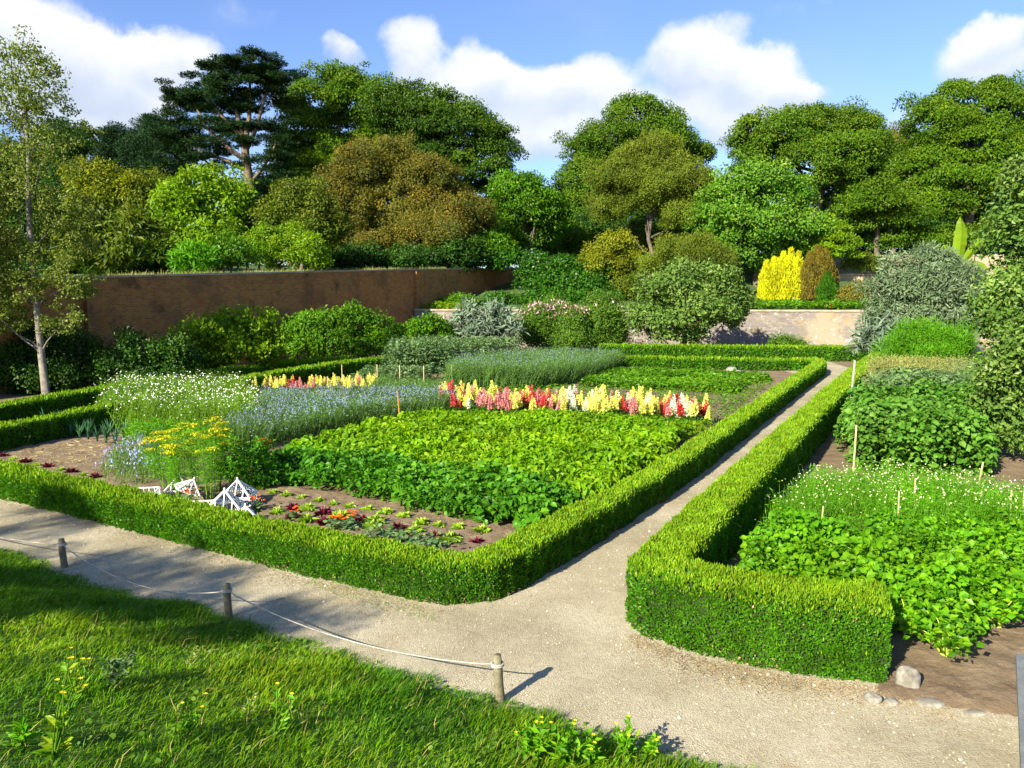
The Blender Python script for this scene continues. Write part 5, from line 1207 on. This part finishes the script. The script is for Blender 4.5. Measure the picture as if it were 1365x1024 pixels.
# grey slab bench at the right edge
q0, q1 = G(1362, 880, .42), G(1376, 1120, .42); d = unit((q1-q0)[None])[0]; mid = (q0+q1)/2; rot = math.atan2(d[1], d[0])
t = thing('slab_bench', 'grey slab bench cut off by the right edge of the view', 'bench', (mid[0]+.20, mid[1], 0)); t.rotation_euler = (0, 0, rot)
Lb_ = float(np.linalg.norm(q1-q0)); MB().box((0, 0, .40), (Lb_, .42, .06)).build('seat', SLATE, t)
for sx in (-.42, .42): MB().box((sx*Lb_, 0, .185), (.10, .34, .37)).build('leg', SLATE, t)
# stones at the bed corner
def stone(u, v, sx, sy, sz, lab, seed):
    q = G(u, v); import bmesh
    bm = bmesh.new(); bmesh.ops.create_icosphere(bm, subdivisions=4, radius=1)
    V = np.array([vv.co[:] for vv in bm.verts]); V = V*(.80+.40*vnoise(V, 1.3, seed)[:, None]); V += (vnoise(V, 4, seed)[:, None]-.5)*.14*unit(V); V = np.sign(V)*np.abs(V)**.85
    V = V*A(sx, sy, sz); T = np.array([[vv.index for vv in f.verts] for f in bm.faces]); bm.free()
    b = MB(); b.add(V+q+A(0, 0, sz*.45), T, .5, True); tag(b.build('stone', STONE, origin=q), lab, 'stone', 'stones edging the right bed')
stone(1209, 916, .105, .085, .13, 'pale pointed field stone at the foot of the square hedge end', 1)
stone(1163, 935, .075, .06, .05, 'small flat stone left of the pointed stone', 2)
stone(1241, 940, .12, .07, .035, 'flat grey stone sunk in the soil right of the pointed stone', 5)
stone(1188, 938, .06, .05, .03, 'small brown stone between the two pale ones', 7)
stone(1300, 952, .10, .05, .022, 'thin pale stone half buried at the path edge', 9)
for i, (u, v, s) in enumerate(((975, 497, .24), (985, 499, .17), (998, 500, .15), (1010, 501, .14))):
    stone(u, v, s, s*.8, s*.8, ['largest of the round stones behind the strawberry rows', 'second round stone right of the largest behind the strawberries', 'third small stone behind the strawberry rows', 'smallest stone at the right end behind the strawberries'][i], 11+i)
# orange pumpkin on the wall
q = P(1107, 407, 52.6); b = MB(); an = np.linspace(0, 2*pi, 25); V = []
for ph in np.linspace(-pi/2, pi/2, 11):
    for a in an[:-1]: rr = .26*cos(ph)*(1+.07*cos(a*8)); V.append((q[0]+rr*cos(a), q[1]+rr*sin(a), 2.93+.2*sin(ph)))
T = []
for i in range(10):
    for j in range(24): a = i*24+j; c = i*24+(j+1) % 24; T += [(a, c, c+24), (a, c+24, a+24)]
b.add(A(*V), T, .5, True); tag(b.build('pumpkin', ORANGEW, origin=(q[0], q[1], 2.7)), 'orange pumpkin resting on top of the stone wall', 'pumpkin')

# ============================================================ PATH DETAIL
r = rng(); X = sample_poly(r, [p_ for p_ in PATHP], 26000); X = X[(X[:, 1] < 16) & (X[:, 1] > 3.5)]
n = len(X); p = np.stack([X[:, 0], X[:, 1], np.full(n, .009)], 1); b = MB(); s = r.gamma(2, .0026, n)+.002
V = np.stack([p+A(1, 0, 0)*s[:, None], p+A(-.5, .86, 0)*s[:, None]*r.uniform(.6, 1.1, n)[:, None], p+A(-.5, -.86, 0)*s[:, None], p+A(0, 0, .9)*s[:, None]], 1).reshape(-1, 3)
k = np.arange(n)[:, None]*4; T = np.concatenate([k+A(0, 1, 3).astype(int), k+A(1, 2, 3).astype(int), k+A(2, 0, 3).astype(int)], 1).reshape(-1, 3)
b.add(V, T, np.repeat(r.random(n), 3)); tag(b.build('gravel', M['pebble']), 'loose pale gravel stones on the path', 'gravel', kind='stuff')
def litter(px, n, width, label):
    r = rng(); base = np.array([G(u, v)[:2] for u, v in px]); seg = np.linalg.norm(np.diff(base, axis=0), axis=1); cum = np.concatenate([[0], np.cumsum(seg)])
    t = r.uniform(0, cum[-1], n); x = np.interp(t, cum, base[:, 0]); y = np.interp(t, cum, base[:, 1]); o = np.abs(r.normal(size=n))*width
    p = np.stack([x-o*.3+r.normal(size=n)*.03, y-o+r.normal(size=n)*.03, r.uniform(.008, .016, n)], 1)
    b = MB(); b.leaf(p, r.normal(size=(n, 3))*A(1, 1, .05), r.normal(size=(n, 3))*.25+A(0, 0, 1), r.uniform(.012, .035, n), r.uniform(.005, .012, n), r.random(n), .1)
    tag(b.build('leaf_litter', M['litter_bit']), label, 'leaf litter', kind='stuff')
litter([(0, 668), (75, 684), (425, 776), (600, 815)], 5200, .22, 'brown clippings along the foot of the front hedge')
litter([(840, 845), (920, 876), (1040, 902), (1183, 918), (1260, 935)], 4200, .20, 'brown clippings along the foot of the square hedge end')
r = rng(); n = 700; X = sample_poly(r, gp([(420, 770), (560, 805), (600, 835), (500, 810), (400, 780)]), n); b = MB()
b.blade(np.stack([X[:, 0], X[:, 1], 0*X[:, 0]], 1), unit(A(0, 0, .6)+r.normal(size=(n, 3))*.6), r.normal(size=(n, 3))*.5, r.uniform(.02, .05, n), .006, r.random(n)); tag(b.build('grass', M['grass_blade']), 'short green weeds at the path edge below the front hedge', 'grass', kind='stuff')

# trees behind the camera whose shade falls over the bank and the left of the path
def shade_tree(x, y, h, R, n, lab, leaf=.11, gap=.5):
    r = rng(); root = thing('shade_tree', lab, 'tree', (x, y, float(bank_z([x], [y])[0])-.1)); z0 = root.location.z
    lob = [(A(x, y, h)+r.normal(size=3)*A(R*.6, R*.6, R*.16), (R*.5, R*.5, R*.22)) for _ in range(n)]
    b, pf = crown_mesh(lob, leaf, .34, .6, 1.3, r, inner=.05, gap=gap, back=1); b.build('crown', M['birch_leaf'], root, root.location)
    tb = MB(); tp = limb(tb, (x, y, z0), (x, y, h), .09, .04, r, .05, 8, 7)
    for c, _ in lob: limb(tb, tp[5], c, .03, .01, r, .1, 5, 5)
    tb.build('trunk', BARK, root, root.location)

# ============================================================ SUN, SKY, CAMERA
a_, b_ = G(667, 936), G(740, 890); sh = unit((b_-a_)[None])[0]
AZ = math.atan2(-sh[0], -sh[1]); EL = radians(29)
SUN = A(sin(AZ)*cos(EL), cos(AZ)*cos(EL), sin(EL))
for (u, v, h, R, n, lab) in ((300, 800, 7.6, .8, 4, 'small tree behind the viewer shading the middle of the path'), (-25, 702, 8.2, 1.3, 5, 'tree outside the left edge shading the far left of the path'), (60, 796, 7.0, 1.35, 10, 'tree behind the viewer shading the top of the bank at the left'), (215, 826, 6.6, .9, 6, 'slim tree behind the viewer shading the bank below the middle post')):
    q = G(u, v); k = h/SUN[2]; shade_tree(q[0]+SUN[0]*k, q[1]+SUN[1]*k, h, R, n, lab)
sun = bpy.data.lights.new('sun', 'SUN'); sun.energy = 5.0; sun.angle = radians(.55); sun.color = (1, .92, .76)
so = bpy.data.objects.new('sun', sun); C.objects.link(so)
so.rotation_euler = Vector(tuple(-SUN)).to_track_quat('-Z', 'Y').to_euler()

w = bpy.data.worlds.new('World'); sc.world = w; w.use_nodes = True; nt = w.node_tree; nt.nodes.clear()
out = nt.nodes.new('ShaderNodeOutputWorld'); bg = node(nt, 'Background'); nt.links.new(bg.outputs[0], out.inputs[0])
sky = node(nt, 'TexSky', sky_type='NISHITA'); sky.sun_disc = False; sky.sun_elevation = EL; sky.sun_rotation = AZ
sky.air_density = 1.0; sky.dust_density = .35; sky.ozone_density = 2.2
bg.inputs['Strength'].default_value = .062
gen = node(nt, 'TexCoord').outputs['Generated']
def vm(op, a, b=None):
    n_ = node(nt, 'VectorMath', operation=op)
    for i, q in enumerate((a, b)):
        if q is None: continue
        if isinstance(q, tuple): n_.inputs[i].default_value = q
        else: nt.links.new(q, n_.inputs[i])
    return n_
def mth(op, a, b=None, c=None):
    n_ = node(nt, 'Math', operation=op)
    for i, q in enumerate((a, b, c)):
        if q is None: continue
        if isinstance(q, (int, float)): n_.inputs[i].default_value = q
        else: nt.links.new(q, n_.inputs[i])
    return n_.outputs[0]
def mrange(x, a, b, c, d, smooth=True):
    n_ = node(nt, 'MapRange', interpolation_type='SMOOTHSTEP' if smooth else 'LINEAR'); nt.links.new(x, n_.inputs[0])
    for i, q in enumerate((a, b, c, d)): n_.inputs[1+i].default_value = q
    return n_.outputs[0]
CLOUDS = [(60, 60, 80, 75, 1), (150, 90, 75, 60, 1), (230, 75, 60, 45, 1), (100, 140, 90, 50, .9), (-60, 60, 110, 90, 1), (190, 130, 60, 40, .8),
          (450, 85, 40, 22, .8), (545, 70, 45, 60, .95), (620, 115, 62, 55, 1.05), (700, 130, 75, 60, 1.1), (790, 120, 80, 60, 1.1), (740, 190, 90, 45, .9), (940, 90, 75, 65, 1.1), (1020, 110, 70, 50, 1.1), (985, 160, 80, 45, 1), (850, 170, 70, 45, .8), (1070, 125, 40, 28, .8),
          (1310, 75, 55, 40, .8), (1340, 55, 45, 28, .7), (1225, 155, 40, 25, .5), (1355, 100, 50, 25, .5), (320, 20, 50, 25, .35), (1050, 15, 90, 18, .25)]
nz = node(nt, 'TexNoise'); nz.inputs['Scale'].default_value = 7; nz.inputs['Detail'].default_value = 7; nz.inputs['Roughness'].default_value = .58; nt.links.new(gen, nz.inputs['Vector'])
dv = vm('SUBTRACT', nz.outputs['Color'], (.5, .5, .5)); dv2 = vm('SCALE', dv.outputs[0]); dv2.inputs['Scale'].default_value = .11
warp = vm('ADD', gen, dv2.outputs[0]).outputs[0]
acc = None; accL = None
LS = (-.030, 0, .045)                      # towards the sun: lit side of the clouds
for (u, v, ru, rv, k) in CLOUDS:
    d = unit(ray(u, v)[None])[0]; rt = unit(np.cross(d, A(0, 0, 1))[None])[0]; upv = np.cross(rt, d); sx, sy = F/ru*1.12, F/rv*1.12
    def blob(src):
        o = vm('SUBTRACT', src, tuple(d)).outputs[0]
        a = mth('MULTIPLY', vm('DOT_PRODUCT', o, tuple(rt)).outputs['Value'], sx); b = mth('MULTIPLY', vm('DOT_PRODUCT', o, tuple(upv)).outputs['Value'], sy)
        return mth('ADD', mth('MULTIPLY', a, a), mth('MULTIPLY', b, b)), b
    rr, bb = blob(warp)
    val = mrange(rr, 0, 1.45, k, 0)
    acc = val if acc is None else mth('ADD', acc, val)
    lt = mth('MULTIPLY', val, mrange(bb, -.9, .7, .15, 1))
    accL = lt if accL is None else mth('ADD', accL, lt)
nz2 = node(nt, 'TexNoise'); nz2.inputs['Scale'].default_value = 16; nz2.inputs['Detail'].default_value = 8; nz2.inputs['Roughness'].default_value = .62; nt.links.new(gen, nz2.inputs['Vector'])
dens = mth('ADD', acc, mth('MULTIPLY', mth('SUBTRACT', nz2.outputs['Fac'], .5), .85))
cov = mrange(dens, .22, 1.0, 0, .90)
# thin high veil
nz3 = node(nt, 'TexNoise'); nz3.inputs['Scale'].default_value = 3.2; nz3.inputs['Detail'].default_value = 6; nt.links.new(gen, nz3.inputs['Vector'])
veil = mrange(nz3.outputs['Fac'], .50, .80, 0, .35)
litf = mth('DIVIDE', accL, mth('ADD', acc, .05))
shade = mth('ADD', mth('MULTIPLY', litf, .8), mth('MULTIPLY', nz2.outputs['Fac'], .45))
shade = mth('SUBTRACT', shade, mrange(dens, 1.2, 2.6, 0, .22))
CW = .42/.062
ccol = ramp(nt, [(.25, (.52*CW, .60*CW, .76*CW)), (.55, (.72*CW, .78*CW, .88*CW)), (.85, (.98*CW, .98*CW, 1.0*CW))], shade)
skyc = mixc(nt, 1.0, sky.outputs[0], (.98, 1.07, 1.40), 'MULTIPLY')
c1 = mixc(nt, veil, skyc, (.60*CW, .68*CW, .85*CW))
c2 = mixc(nt, cov, c1, ccol)
nt.links.new(c2, bg.inputs['Color'])

cam = bpy.data.cameras.new('camera'); cam.sensor_width = 36; cam.lens = 36*F/1365; cam.clip_end = 2000; cam.clip_start = .05
co = bpy.data.objects.new('camera', cam); C.objects.link(co); co.location = (0, 0, H); co.rotation_euler = (pi/2-PITCH, 0, 0)
sc.camera = co
sc.view_settings.view_transform = 'Standard'; sc.view_settings.look = 'None'; sc.view_settings.gamma = 1; sc.view_settings.exposure = 1.42
